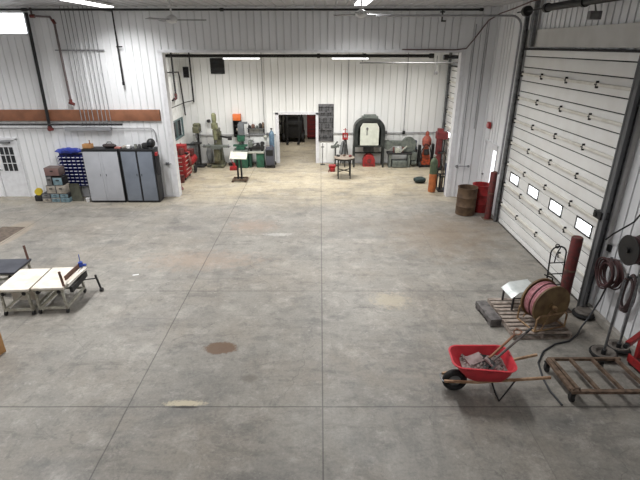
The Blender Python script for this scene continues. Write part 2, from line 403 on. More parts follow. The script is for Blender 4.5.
# ------------------------------------------------------------------ man door left (nine lites)
d = sroot('door_2', (-10.83, FY, 0))
MB().b2((-.47, -.03, 0), (-.41, .05, 2.06)).b2((.41, -.03, 0), (.47, .05, 2.06)).b2((-.47, -.03, 2.02), (.47, .05, 2.09)).build('door_frame', trimM, d)
lf = MB(); X0, X1, Z0, Z1 = -.23, .27, .92, 1.78
lf.b2((-.41, 0, 0), (X0, .04, 2.02)).b2((X1, 0, 0), (.41, .04, 2.02)).b2((X0, 0, 0), (X1, .04, Z0)).b2((X0, 0, Z1), (X1, .04, 2.02))
lf.build('door_leaf', trimM, d)
MB().b2((X0, .01, Z0), (X1, .03, Z1)).build('window_pane', darkGlass, d)
g = MB()
for i in range(4): g.b2((X0 + i * (X1 - X0) / 3 - .01, -.008, Z0), (X0 + i * (X1 - X0) / 3 + .01, .012, Z1))
for i in range(4): g.b2((X0, -.008, Z0 + i * (Z1 - Z0) / 3 - .01), (X1, .012, Z0 + i * (Z1 - Z0) / 3 + .01))
g.build('window_grille', trimM, d)
MB().b2((-.1, -.07, 1.9), (.22, 0, 1.97), .008).beam((.2, -.05, 1.96), (.38, -.05, 2.0), .02, .02).build('door_closer', galvM, d)
MB().cyl((-.36, 0, .98), (-.36, -.05, .98), .02).beam((-.37, -.055, .98), (-.25, -.055, .98), .018, .018).build('door_handle', galvM, d)

# high window left
w = sroot('window_1', (-10.76, FY, 5.62))
f = MB()
for a, b in (((-1.66, -.02, -.34), (1.66, .1, -.29)), ((-1.66, -.02, .29), (1.66, .1, .34)), ((-1.66, -.02, -.34), (-1.6, .1, .34)), ((1.6, -.02, -.34), (1.66, .1, .34)), ((-.02, -.01, -.3), (.02, .1, .3))): f.b2(a, b)
f.build('window_frame', trimM, w); MB().b2((-1.6, .05, -.29), (1.6, .06, .29)).build('window_pane', glassM, w)

# window back-left
w = sroot('window_2', (LX, 19.46, 1.76))
f = MB()
for a, b in (((-.04, -.86, -.4), (.03, .86, -.34)), ((-.04, -.86, .34), (.03, .86, .4)), ((-.04, -.86, -.4), (.03, -.8, .4)), ((-.04, .8, -.4), (.03, .86, .4)), ((-.04, -.02, -.38), (.02, .02, .38))): f.b2(a, b)
f.build('window_frame', tealW, w); MB().b2((-.09, -.82, -.36), (-.07, .82, .36)).build('window_pane', darkGlass, w)

# man door on the right wall with narrow daylight lite
d = sroot('door_3', (RX, 14.77, 0))
MB().b2((-.03, -.56, 0), (.1, -.5, 2.1)).b2((-.03, .5, 0), (.1, .56, 2.1)).b2((-.03, -.56, 2.05), (.1, .56, 2.12)).build('door_frame', trimM, d)
MB().b2((0, -.5, 0), (.045, -.42, 2.05)).b2((0, -.16, 0), (.045, .5, 2.05)).b2((0, -.42, 0), (.045, -.16, .75)).b2((0, -.42, 1.92), (.045, -.16, 2.05)).build('door_leaf', trimM, d)
MB().b2((.015, -.42, .75), (.025, -.16, 1.92)).build('window_pane', glassM, d)
MB().cyl((0, .42, 1.0), (-.06, .42, 1.0), .018).beam((-.06, .44, 1.0), (-.06, .3, 1.0), .018, .018).build('door_handle', galvM, d)

# ------------------------------------------------------------------ overhead doors
def overhead(name, y0, y1, ztop, nsec, winrow, nwin, x=RX - .06, tracktop=None):
    d = sroot(name, (x, (y0 + y1) / 2, 0)); H = ztop / nsec; W = (y1 - y0); h = W / 2; cw = W / nwin
    g = .012; o_ = H * .28
    for i in range(nsec):
        z = i * H; m = MB()
        if i == winrow:
            wz0, wz1 = z + H / 2 - .115, z + H / 2 + .115; ww = .28
            m.b2((0, -h, z + .002), (.05, h, z + o_ - g)).b2((0, -h, z + H - o_ + g), (.05, h, z + H - .002))
            m.b2((0, -h, z + o_ + g), (.05, h, wz0)).b2((0, -h, wz1), (.05, h, z + H - o_ - g)) if wz0 > z + o_ + g else None
            m.b2((.03, -h, z + .002), (.055, h, wz0)).b2((.03, -h, wz1), (.055, h, z + H - .002))
            e = -h
            for j in range(nwin):
                c = -h + (j + .5) * cw
                m.b2((0, e, wz0), (.05, c - ww, wz1)); e = c + ww
            m.b2((0, e, wz0), (.05, h, wz1))
        else:
            m.b2((0, -h, z + .002), (.05, h, z + o_ - g), .003).b2((0, -h, z + o_ + g), (.05, h, z + H - o_ - g), .003).b2((0, -h, z + H - o_ + g), (.05, h, z + H - .002), .003)
            m.b2((.035, -h, z + .002), (.055, h, z + H - .002))
        m.build('door_panel', doorM, d)
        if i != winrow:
            MB().b2((.02, -h, z + o_ - g), (.034, h, z + o_ + g)).build('groove_shade', sealShadeM, d)  # near-black strip paints the gap shadow into each panel groove
            MB().b2((.02, -h, z + H - o_ - g), (.034, h, z + H - o_ + g)).build('groove_shade', sealShadeM, d)
        else:
            for j in range(nwin):
                c = -h + (j + .5) * cw; f = MB()
                f.b2((-.015, c - ww - .03, wz0 - .03), (.0, c + ww + .03, wz0)).b2((-.015, c - ww - .03, wz1), (.0, c + ww + .03, wz1 + .03))
                f.b2((-.015, c - ww - .03, wz0), (.0, c - ww, wz1)).b2((-.015, c + ww, wz0), (.0, c + ww + .03, wz1))
                fo = f.build('window_frame', blackM, d)
                MB().b2((.02, c - ww, wz0), (.028, c + ww, wz1)).build('window_pane', glassM, fo)
    for i in range(1, nsec):
        MB().b2((-.05, -h + .02, i * H - .03), (-.0005, h - .02, i * H + .03), .01).build('door_strut', strutM, d)
        for j in range(nwin + 1):
            c = -h + j * cw; c = min(max(c, -h + .05), h - .05)
            hm = MB().b2((-.056, c - .012, i * H - .07), (-.002, c + .012, i * H + .07), .004).cyl((-.06, c - .035, i * H), (-.06, c + .035, i * H), .010, n=8)
            hm.build('hinge', darkS, d)
    MB().b2((0, -h, -.0), (.05, h, .035)).build('bottom_seal', sealShadeM, d)
    MB().b2((-.03, -h - .03, ztop - .02), (.03, h + .03, ztop + .03)).build('header_seal', sealShadeM, d)
    tt = tracktop or ztop + .6
    for s in (-1, 1):
        t = MB(); yy = s * (h + .07)
        t.b2((-.13, yy - .035, .02), (-.125, yy + .035, tt)).b2((-.13, yy - .04, .02), (-.075, yy - .035, tt)).b2((-.13, yy + .035, .02), (-.075, yy + .04, tt))
        t.b2((-.075, yy + s * .03, .0), (-.02, yy + s * .04, tt)).b2((-.03, yy - .02, .0), (-.022, yy + s * .1, tt))
        tr = t.build('track', galvM if s > 0 else galvM, d)
        b = MB()
        z = .4
        while z < tt - .1:
            b.b2((-.11, yy + s * .02, z - .03), (-.02, yy + s * .075, z + .03)); z += .62
        b.build('track_bracket', darkS, tr)
    return d
od = overhead('door_1', 8.27, 13.17, 4.9, 8, 2, 4, tracktop=5.75)
# right-hand heavy dark jamb rail by the near track
MB().b2((-.2, -2.62, 0), (-.06, -2.56, 5.6)).b2((-.2, -2.72, 0), (-.17, -2.6, 5.6)).build('jamb_angle', M('track_grey', (96, 98, 100), .5), od)
MB().b2((-.24, -2.66, 1.98), (-.06, -2.42, 2.12), .015).cyl((-.26, -2.5, 2.05), (-.12, -2.5, 2.05), .045).build('latch', darkS, od)
# torsion shaft
MB().cyl((-.3, -2.7, 5.78), (-.3, 2.65, 5.78), .018).build('torsion_shaft', darkS, od)
MB().cyl((-.3, -2.6, 5.78), (-.3, .9, 5.78), .075).cyl((-.3, .9, 5.78), (-.3, 1.0, 5.78), .1).cyl((-.3, -.7, 5.78), (-.3, -.62, 5.78), .1).build('torsion_spring', blackM, od)
MB().cyl((-.3, 2.0, 5.78), (-.3, 2.14, 5.78), .12).build('cable_drum', blackM, od)
MB().b2((-.32, -1.0, 5.45), (-.1, -.88, 5.6), .01).beam((-.2, -.94, 5.6), (-.25, -.94, 5.75), .02, .02).build('spring_bracket', greyB, od)
MB().b2((-.1, 2.0, 4.96), (-.02, 2.14, 6.08)).build('bearing_post', galvM, od)
od2 = overhead('door_4', 16.65, 20.35, 4.2, 7, 2, 3, tracktop=4.75)
MB().cyl((-.28, -1.9, 4.62), (-.28, 1.9, 4.62), .03).cyl((-.28, -1.7, 4.62), (-.28, -1.2, 4.62), .07).build('torsion_shaft', blackM, od2)

# ------------------------------------------------------------------ ceiling lamps
def lamp_fixture(label, loc, L=2.4, W=.34, rz=0, power=150, col=(1, 1, 1), drop=.05, group=None):
    t = T('ceiling_lamp', label, 'light', loc, rz, group)
    MB().box((0, 0, .045), (W, L, .06), bev=.01).box((0, 0, .02), (W * 1.06, L * 1.01, .015)).build('lamp_housing', lampBody, t)
    MB().box((0, 0, 0), (W * .94, L * .97, .03), bev=.01).build('diffuser', lampM, t)
    if drop > .06:
        for q in (-.35, .35): MB().cyl((0, L * q, .07), (0, L * q, drop + .07), .006).build('hanger_wire', galvM, t)
    ld = bpy.data.lights.new('lamp_light', 'AREA'); ld.shape = 'RECTANGLE'; ld.size = W * .9; ld.size_y = L * .95; ld.energy = power; ld.color = col; ld.spread = math.radians(142)
    lo = bpy.data.objects.new('lamp_light', ld); COL.objects.link(lo); lo.parent = t; lo.location = (0, 0, -.03)
    return t
P_MAIN = 178; P_BACK = 84
lamp_fixture('long white ceiling lamp left of centre, nearest the front wall', (-6.05, 13.5, 6.0), power=P_MAIN)
lamp_fixture('white ceiling lamp right of centre, next to the ceiling fan', (1.1, 12.8, 6.0), power=P_MAIN)
GL = 'ceiling lamps nearer the camera'
for x, y, k in ((-13.2, 13.0, 1), (-13.2, 8.2, 1), (-13.2, 2.0, .6), (-6.05, 8.2, 1), (1.1, 8.6, .9), (-6.05, 2.0, .7), (1.1, 1.0, .35)):
    lamp_fixture('long white lamp on the ceiling above the floor, out of the picture', (x, y, 6.0), power=P_MAIN * k, group=GL)
for x, lb in ((-2.86, 'lit tube lamp in the back bay above the green lathe'), (1.1, 'lit tube lamp in the back bay above the round table')):
    lamp_fixture(lb, (x, 18.0, 4.55), L=1.35, W=.16, rz=PI / 2, power=P_BACK, col=(1, .98, .95), drop=.4)
for x in (-4.4, .0, 3.6):  # lamps added above the sightline to brighten the back bay
    lamp_fixture('added tube lamp, unseen behind the header of the back bay', (x, 18.2, 5.1), L=1.6, W=.2, rz=PI / 2, power=P_BACK, col=(1, .98, .95), drop=.06, group='added tube lamps behind the header')
lamp_fixture('small lamp on the ceiling of the storeroom', (-1, 24.0, 3.1), L=1.2, W=.2, power=55, col=(1, .96, .9))

# ------------------------------------------------------------------ ceiling fans
def fan(label, loc, rz, top):
    t = T('ceiling_fan', label, 'fan', loc, rz)
    MB().cyl((0, 0, .08), (0, 0, top - loc[2] - .05), .018).build('downrod', whiteP, t)
    MB().lathe([(.02, .0), (.07, .01), (.07, .06), (.03, .09)], (0, 0, top - loc[2] - .11)).build('canopy', whiteP, t)
    MB().lathe([(.03, -.07), (.1, -.05), (.13, 0), (.11, .06), (.03, .1)]).build('motor', whiteP, t)
    for i in range(3):
        a = i * 2 * PI / 3
        b = MB().box((.42, 0, 0), (.62, .12, .008), rot=(.15, 0, 0)).box((.12, 0, 0), (.16, .04, .012))
        o = b.build('blade', M('fan_blade', (120, 120, 122), .5), t); o.rotation_euler = (0, 0, a)
    return t
fan('white three-blade ceiling fan over the left half, before the front wall', (-3.2, 11.0, 5.5), .1, CEIL)
fan('white ceiling fan hanging right of centre beside the lit lamp', (.9, 11.2, 5.62), .35, CEIL)

# ------------------------------------------------------------------ pipes and conduits
def pipe(name, pts, r, mat, label, cat='pipe', group=None, fittings=None, fm=None, n=10):
    p0 = Vector(pts[0]); L = [tuple(Vector(p) - p0) for p in pts]
    if fittings:
        t = T(name, label, cat, p0, 0, group); MB().tube(L, r, n).build('pipe_run', mat, t)
        for q, q2, rr in fittings:
            MB().cyl(Vector(q) - p0, Vector(q2) - p0, rr, n=14).build('fitting', fm or mat, t)
        return t
    return one(MB().tube(L, r, n), name, mat, label, cat, p0, 0, group)
def arc(c, r, a0, a1, n, f):
    return [f(c[0] + r * math.cos(a0 + (a1 - a0) * i / n), c[1] + r * math.sin(a0 + (a1 - a0) * i / n)) for i in range(n + 1)]
yw = FY - .12
pipe('gas_pipe', [(-15.9, 15.4, 5.98), (4.85, 15.4, 5.98)], .032, pipeK, 'long black pipe running under the ceiling along the front wall', fittings=[((-3.0, 15.4, 5.98), (-2.9, 15.4, 5.98), .05), ((-8.95, 15.4, 5.98), (-8.8, 15.4, 5.98), .05), ((4.8, 15.4, 5.98), (4.9, 15.4, 5.98), .045)])
pipe('drop_pipe', [(-9.0, yw, 5.92), (-9.06, yw, 2.5)], .05, pipeK, 'thick black vertical pipe crossing the brown board at left', fittings=[((-9.06, yw, 2.34), (-9.06, yw, 2.5), .07), ((-9.13, yw, 2.4), (-8.97, yw, 2.4), .055)], fm=pipeR)
pipe('sprinkler_pipe', [(-8.84, yw, 6.05), (-8.84, yw, 5.82), (-8.3, yw, 5.8), (-8.2, yw, 5.6), (-8.18, yw, 3.3)], .035, M('grey_brown_pipe', (104, 92, 92), .55), 'grey-brown vertical pipe with red elbows left of the conduits', fittings=[((-8.24, yw, 5.72), (-8.18, yw, 5.6), .048), ((-8.9, yw, 5.82), (-8.76, yw, 5.82), .05), ((-8.24, yw, 3.26), (-8.08, yw, 3.2), .05), ((-8.18, yw, 3.36), (-8.18, yw, 3.22), .05)], fm=pipeR)
pipe('drop_pipe', [(-6.62, 15.4, 5.98), (-6.36, yw, 5.96), (-6.36, yw, 3.84)], .028, pipeK, 'slim black vertical pipe ending above the cabinets', fittings=[((-6.36, yw, 3.9), (-6.36, yw, 3.8), .04), ((-6.4, yw, 4.95), (-6.22, yw, 4.95), .02)])
for i in range(8):
    x = -7.95 + i * .13 + (.05 if i > 3 else 0)
    one(MB().cyl((0, 0, 0), (0, 0, CEIL - 2.5), .013, n=8), 'conduit', condM, 'thin grey conduit in the bundle running down over the brown board', 'conduit', (x, FY - .1, 2.5), group='bundle of thin conduits')
one(MB().box((0, 0, 0), (1.55, .03, .03)), 'conduit_strut', galvM, 'short horizontal strut holding the bundle of thin conduits', 'strut', (-7.6, FY - .06, 4.85))
one(MB().cyl((-4.7, 0, 0), (4.7, 0, 0), .035).cyl((-.1, 0, 0), (.0, 0, 0), .05), 'black_rail', pipeK, 'horizontal black pipe under the brown board above the cabinets', 'pipe', (-11.3, yw - .05, 2.56))
one(MB().box((0, 0, 0), (1.55, .12, .11), bev=.01), 'lamp_strip', offM, 'unlit grey lamp strip under the black pipe above the cabinets', 'light', (-7.8, yw + .03, 2.4))
pts = [(-10.9, FY - .06, 2.42), (-5.75, FY - .06, 2.42)] + [(-5.75 + .18 * math.sin(a), FY - .06, 2.24 + .18 * math.cos(a)) for a in (.4, .8, 1.2, 1.57)] + [(-5.57, FY - .06, 1.95)]
pipe('conduit', pts, .016, condM, 'long grey conduit bending down beside the slate cabinet', 'conduit')
one(MB().box((0, 0, 0), (.12, .05, .1), bev=.01).cyl((.05, -.02, 0), (.14, -.02, 0), .015), 'outlet_box', galvM, 'small grey outlet box on the pillar right of the cabinets', 'outlet', (-5.3, FY - .05, 1.2))

pts = [(1.5, 13.6, 5.72), (5.1, 13.6, 5.72)] + [(5.1 + .3 * math.sin(a), 13.6, 5.42 + .3 * math.cos(a)) for a in (.3, .6, .9, 1.2, 1.57)] + [(5.4, 13.6, 1.4)]
pipe('conduit', pts, .028, condM, 'grey conduit along the ceiling curving down beside the big door', 'conduit')
one(MB().box((0, 0, .1), (.04, .04, .28)).box((.05, 0, -.05), (.14, .04, .04)).box((0, 0, .2), (.14, .04, .04)), 'pipe_hanger', darkS, 'black hooked hanger on the pipe near the stub wall', 'bracket', (3.7, 15.45, 5.72))
# air cable along the opening head, then up and across
pipe('air_hose', [(2.6, FY - .06, 4.87), (4.3, FY - .06, 4.86), (4.62, FY - .07, 4.9), (4.85, FY - .08, 5.2), (5.2, FY - .1, 5.7), (5.35, 15.2, 5.86), (5.3, 14.0, 5.92), (5.25, 12.8, 6.0), (5.25, 11.0, 6.02)], .018, M('dull_red_cable', (92, 66, 68), .6), 'dull red hose climbing diagonally from the opening to the ceiling', 'hose')
for x, z0, z1, lb in ((4.86, 1.2, 5.6, 'thin grey conduit on the stub wall, left one'), (5.2, 2.4, 5.7, 'thin grey conduit on the stub wall, right one')):
    one(MB().cyl((0, 0, 0), (0, 0, z1 - z0), .014, n=8), 'conduit', condM, lb, 'conduit', (x, FY - .04, z0))
t = T('wall_valve', 'short grey pipe with round valves on the stub wall above the drums', 'valve', (4.95, FY - .04, 1.12))
MB().cyl((-.2, -.05, 0), (.2, -.05, 0), .018).build('pipe_run', condM, t); MB().sph((-.2, -.05, 0), .05).sph((.2, -.05, 0), .045).build('fitting', galvM, t)
t = T('alarm_light', 'small red alarm box high on the wall above the right side door', 'alarm', (RX - .03, 15.1, 2.62))
MB().box((-.04, 0, 0), (.08, .2, .2), bev=.02).build('alarm_box', redM, t); MB().lathe([(.07, 0), (.06, .03), (.0, .04)], (-.08, 0, 0), (0, -PI / 2, 0), cap=False).build('alarm_lens', M('pale_red', (222, 150, 150), .3), t)
one(MB().box((0, 0, 0), (.05, .09, .13), bev=.01), 'switch_box', blackM, 'small black switch box on the right wall near the big door track', 'switch', (RX - .03, 7.98, 2.05 - .6))

# back bay pipes
pipe('heater_pipe', [(-5.85, 17.2, 4.655), (3.9, 17.2, 4.655)], .055, M('heater_dark', (26, 24, 24), .7), 'dark heater tube hanging under the top of the back opening', fittings=[((3.8, 17.2, 4.655), (3.95, 17.2, 4.655), .08), ((-.1, 17.2, 4.655), (0, 17.2, 4.655), .075), ((1.5, 17.2, 4.655), (1.6, 17.2, 4.655), .075)])
one(MB().cyl((-2.1, 0, 0), (2.1, 0, 0), .022).cyl((-2, 0, 0), (-2, 0, .5), .01).cyl((1.6, 0, 0), (1.6, 0, .5), .01), 'conduit', M('dull_conduit', (96, 96, 96), .6), 'grey horizontal conduit hanging in the back bay beside the lit lamp', 'conduit', (3.6, 18.6, 4.38))
one(MB().cyl((0, 0, 0), (0, 0, .62), .012).box((0, 0, 0), (.12, .08, .14), bev=.01), 'pendant_box', greyB, 'small grey box hanging on a rod in the back bay, right side', 'switch', (4.55, 19.2, 4.0))
one(MB().cyl((0, 0, 0), (.9, 0, 0), .05).cyl((-.1, 0, 0), (.06, 0, 0), .09), 'duct_pipe', blackM, 'short black pipe at the top right corner of the back bay', 'pipe', (4.45, 17.4, 4.6))
xl = LX + .12
pipe('drop_pipe', [(xl, 19.4, 5.0), (xl, 19.4, 3.15), (xl, 19.3, 3.0), (xl, 18.9, 2.98)], .035, pipeK, 'black pipe with red elbow on the left wall of the back bay', fittings=[((xl, 19.4, 3.2), (xl, 19.4, 3.0), .055), ((xl, 19.4, 3.02), (xl, 19.15, 3.0), .055)], fm=pipeR)
pipe('drop_pipe', [(xl, 18.3, 4.05), (xl, 20.1, 3.97), (xl, 20.2, 3.8), (xl, 20.45, 2.2)], .03, pipeK, 'black bent pipe on the left wall of the back bay, left of the corner')
pipe('drop_pipe', [(-5.5, BY - .1, 5.1), (-5.5, BY - .1, 2.7)], .03, pipeK, 'black vertical pipe just right of the back left corner')
pipe('branch_pipe', [(xl, 18.4, 2.72), (xl, 20.6, 2.72), (-5.5, BY - .1, 2.78)], .018, pipeK, 'thin black horizontal pipe round the back left corner')
pipe('conduit', [(-5.7, BY - .06, 1.28), (-1.98, BY - .06, 1.3)], .02, condM, 'grey horizontal conduit on the back wall left of the doorway', 'conduit')
pipe('conduit', [(.62, BY - .06, 1.36), (5.4, BY - .06, 1.4)], .02, condM, 'grey horizontal conduit on the back wall right of the doorway', 'conduit')
pipe('conduit', [(-2.48, BY - .06, 5.1), (-2.48, BY - .06, 1.3)], .014, condM, 'thin vertical conduit above the blue-grey gas bottle', 'conduit')
pipe('conduit', [(3.72, BY - .06, 5.1), (3.74, BY - .06, 1.4)], .016, condM, 'thin vertical conduit on the back wall above the grey band saw', 'conduit')
pipe('conduit', [(1.22, BY - .06, 5.1), (1.22, BY - .06, 1.4)], .010, condM, 'faint vertical conduit on the back wall left of the arched oven', 'conduit')
for x, lb in ((-2.35, 'round grey socket on the conduit left of the doorway'), (2.95, 'grey socket on the conduit right of the arched oven'), (3.75, 'black socket on the conduit above the band saw')):
    one(MB().box((0, 0, 0), (.12, .07, .14), bev=.02), 'socket_box', greyB if x != 3.75 else blackM, lb, 'outlet', (x, BY - .07, 1.32 if x < 0 else 1.4))
def vent(label, x, z, w, h):
    t = T('wall_vent', label, 'vent', (x, BY, z))
    MB().b2((-w / 2, -.03, -h / 2), (w / 2, .0, h / 2)).build('backing', blackM, t)
    f = MB(); e = .035
    f.b2((-w / 2 - e, -.06, -h / 2 - e), (w / 2 + e, 0, -h / 2)).b2((-w / 2 - e, -.06, h / 2), (w / 2 + e, 0, h / 2 + e)).b2((-w / 2 - e, -.06, -h / 2), (-w / 2, 0, h / 2)).b2((w / 2, -.06, -h / 2), (w / 2 + e, 0, h / 2))
    f.build('frame', darkS, t)
    n = int(h / .14)
    for i in range(n): MB().box((0, -.045, -h / 2 + (i + .5) * h / n), (w, .012, .05), rot=(.7, 0, 0)).build('slat', darkS, t)
vent('large square dark vent high on the back wall', -4.36, 4.18, .52, .56)
vent('small narrow dark vent high in the back left corner', -5.72, 3.93, .16, .36)

# ------------------------------------------------------------------ cabinets
def cabinet(label, x0, x1, dm, center_bar):
    t = T('storage_cabinet', label, 'cabinet', ((x0 + x1) / 2, 15.33, 0)); w = (x1 - x0) / 2
    MB().b2((-w, -.22, .03), (w, .25, 1.81), .008).b2((-w, -.25, 1.78), (w, .25, 1.84), .005).b2((-w + .02, -.2, 0), (w - .02, .2, .04)).build('body', cabK, t)
    for s in (-1, 1):
        a, b = (-w + .03, -.012) if s < 0 else (.012, w - .03)
        if center_bar: a, b = (-w + .03, -.045) if s < 0 else (.045, w - .03)
        else: a, b = (-w + .05, -.03) if s < 0 else (.03, w - .05)
        dd = MB().b2((a, -.25, .08), (b, -.221, 1.76), .006).build('door', dm, t)
        hx = (b - .05) if s < 0 else (a + .05)
        MB().b2((hx - .01, -.27, .94), (hx + .01, -.25, 1.02), .004).build('handle', galvM if center_bar else darkS, dd)
    if center_bar:
        MB().b2((-.04, -.245, .08), (.04, -.221, 1.76), .005).build('centre_post', cabLM, t)
cabinet('light grey double-door cabinet with black body against the front wall', -7.87, -6.67, cabLM, True)
cabinet('slate grey double-door cabinet with black body beside the pillar', -6.63, -5.5, cabDM, False)
zc = 1.84
# items on the cabinets
t = T('wooden_crate', 'small brown wooden box with a bottle on the light cabinet', 'box', (-7.72, 15.3, zc))
MB().b2((-.14, -.1, 0), (.14, .1, .015)).b2((-.14, -.1, 0), (.14, -.08, .14)).b2((-.14, .08, 0), (.14, .1, .14)).b2((-.14, -.08, 0), (-.12, .08, .14)).b2((.12, -.08, 0), (.14, .08, .14)).build('crate_body', cardM, t)
MB().lathe([(.035, 0), (.038, .12), (.015, .18), (.015, .25)], (.08, 0, .015)).build('bottle', handleD, t)
one(MB().sph((0, 0, .08), .2, (1.15, .6, .42), 20).tube([(-.1, 0, .14), (-.05, 0, .2), (.06, 0, .2), (.1, 0, .14)], .012).jitter(.025, 9), 'tool_bag', M('dark_brown_bag', (52, 44, 44), .75), 'dark rounded tool bag on top of the light cabinet', 'bag', (-7.0, 15.3, zc))
one(MB().b2((-.1, -.08, 0), (.1, .08, .05), .01), 'red_box', M('dull_pink_box', (160, 104, 96), .7), 'flat dull red box between bag and white packs on the cabinets', 'box', (-6.7, 15.25, zc))
for i, (x, w, h, m, lb) in enumerate(((-6.5, .13, .08, beigeM, 'low beige box on the slate cabinet, leftmost'), (-6.35, .12, .1, whiteP, 'low white pack on the slate cabinet beside the beige box'))):
    one(MB().b2((-w / 2, -.09, 0), (w / 2, .09, h), .01), 'small_box', m, lb, 'box', (x, 15.3, zc))
for i, x in enumerate((-6.12, -6.0, -5.88)):
    t = T('metal_can', ['silver can on the slate cabinet, left of three', 'silver can on the slate cabinet, middle of three', 'silver can on the slate cabinet, right of three'][i], 'can', (x, 15.28, zc), group='cans on the slate cabinet')
    MB().lathe([(.05, 0), (.052, .005), (.05, .12), (.052, .125)]).build('can_body', plateM if i != 1 else greyB, t); MB().lathe([(.046, .124), (.046, .13), (.02, .132)]).build('lid', darkS, t)
t = T('welding_helmet', 'black round helmet on the right end of the slate cabinet', 'helmet', (-5.6, 15.28, zc))
MB().sph((0, 0, .17), .14, (1, 1, 1.1), 20).build('shell', blackM, t); MB().box((-.02, -.125, .17), (.14, .04, .09), bev=.01).build('visor', darkGlass, t)
MB().box((-.2, 0, .09), (.2, .2, .18), bev=.05).build('neck_guard', darkS, t)
t = T('hanging_coat', 'dark coat with red collar hanging off the side of the slate cabinet', 'coat', (-5.4, 15.2, .95))
MB().loft([[(-.03 + .03 * math.cos(a) * k2, .16 * k3 * math.sin(a), z) for a in [i * PI / 6 for i in range(12)]] for z, k2, k3 in ((0, .9, .9), (.2, 1.3, 1.1), (.45, 1.2, 1), (.65, 1.3, .9), (.78, .8, .5))]).jitter(.03, 8).build('coat_body', M('dark_cloth', (44, 44, 48), .9), t)
MB().box((-.01, -.08, .74), (.08, .16, .12), bev=.03).jitter(.02, 12).build('collar', redM, t)

# louvred rack with hanging bins
t = T('bin_rack', 'dark blue louvred rack full of small bins on the front wall', 'rack', (-8.5, 15.72, .46))
MB().b2((-.47, -.02, 0), (.47, .02, 1.12)).build('back_panel', M('rack_blue', (30, 38, 92), .5), t)
m = MB()
for i in range(9): m.b2((-.47, -.035, .1 + i * .118), (.47, -.02, .115 + i * .118))
m.build('louvre', M('rack_blue', (30, 38, 92)), t)
MB().b2((-.47, -.06, -.03), (.47, .02, .0)).build('bottom_rail', blueB, t)
prof = [(0, 0), (-.14, 0), (-.15, .05), (-.11, .05), (-.10, .075), (0, .085)]
def bin_mesh():
    m = MB()
    for sx in (-.066, .060): m.prism([(p[0], p[1]) for p in prof], sx, sx + .006, lambda u, v, w: (w, u, v))
    m.b2((-.066, -.14, 0), (.066, 0, .006)).b2((-.066, -.006, 0), (.066, 0, .085)).b2((-.066, -.15, 0), (.066, -.142, .05))
    return m
GB = 'blue bins on the rack'
b0 = one(bin_mesh(), 'hanging_bin', blueB, 'small blue open-front bin hanging on the wall rack', 'bin', (0, 0, 0), group=GB)
MB().b2((-.05, -.155, .02), (.05, -.15, .046)).build('bin_label', labelM, b0)
first = True
for r in range(9):
    for c in range(6):
        o = b0 if first else copy_tree(b0); first = False
        o.location = (-8.5 - .39 + c * .156, 15.682, .46 + .03 + r * .118)
bag = MB(); g = bmesh.ops.create_icosphere(bag.bm, subdivisions=4, radius=1)['verts']
bmesh.ops.transform(bag.bm, matrix=Matrix.Diagonal((.46, .12, .1, 1)), verts=g)
bag.jitter(.05, 7).jitter(.02, 22, 3)
one(bag, 'plastic_bag', blueG, 'crumpled blue plastic sheet on top of the bin rack', 'sheet', (-8.55, 15.6, 1.69))

# stack of boxes
def crate(x, z, w, h, m, label, fm=None, y=15.3, dep=.36):
    t = T('parts_box', label, 'box', (x, y, z), group='parts boxes stacked by the blue rack')
    MB().b2((-w / 2 + .004, -dep / 2, 0.002), (w / 2 - .004, dep / 2, h - .002), .008).build('box_body', m, t)
    MB().b2((-w / 2 + .02, -dep / 2 - .008, .02), (w / 2 - .02, -dep / 2, h - .02), .004).build('box_front', fm or m, t)
    MB().b2((-.05, -dep / 2 - .02, h * .55), (.05, -dep / 2 - .008, h * .68), .003).build('handle', darkS, t)
x0 = -9.4
for i, (a, b) in enumerate(((beigeM, 'beige'), (beigeM, 'beige'), (tealM, 'grey-teal'))):
    crate(x0 + i * .31, 0, .31, .155, a if i else greyB, ['grey-beige parts box at floor level, left of the stack', 'teal-fronted parts box at floor level, middle of the stack', 'pale blue parts box at floor level, right end of the stack'][i], [beigeM, tealM, tealM][i])
    crate(x0 + i * .31, .155, .31, .155, darkS if i != 1 else greyB, ['pale grey parts box in second layer, left end', 'blue-grey parts box in second layer, middle', 'light teal parts box in second layer, right end'][i], [greyB, tealM, tealM][i])
crate(-9.18, .31, .33, .29, greyB, 'beige-fronted box in the third layer, left one', beigeM)
crate(-8.85, .31, .31, .29, beigeM, 'beige-fronted box in the third layer, right one', beigeM)
crate(-9.17, .60, .2, .33, darkS, 'narrow dark grey box in the fourth layer', greyB)
crate(-8.89, .60, .34, .29, darkS, 'teal-fronted box below the topmost box', tealM)
crate(-9.02, .93, .5, .28, M('brown_grey_box', (112, 98, 94), .7, 0, (86, 70, 68)), 'topmost brown-grey box of the stack by the blue rack', M('rose_grey', (124, 96, 92), .7))
t = T('yellow_cable_reel', 'yellow round cable reel beside the left end of the box stack', 'reel', (-9.76, 15.35, 0))
MB().lathe([(.05, -.07), (.115, -.07), (.115, -.05), (.06, -.04), (.06, .04), (.115, .05), (.115, .07), (.05, .07)], (0, 0, .32), (PI / 2, .0, .3)).build('spool', yellowM, t)
MB().b2((-.12, -.12, 0), (.12, .12, .2), .02).build('base_box', darkS, t)
t = T('leaning_board', 'dark olive panel leaning on the wall between stack and cabinet', 'panel', (-8.45, 15.25, 0))
MB().prism([(0, 0), (.03, 0), (.2, .58), (.17, .58)], -.18, .18, lambda u, v, w: (w + .16 * (1 - v / .6) * 0 + (.6 - v) * .25 - .1, u, v)).build('panel_sheet', olive, t)
one(MB().lathe([(.06, 0), (.075, .12), (.08, .13)]), 'white_tub', whiteP, 'small white tub on the floor left of the light cabinet', 'tub', (-8.02, 15.2, 0))

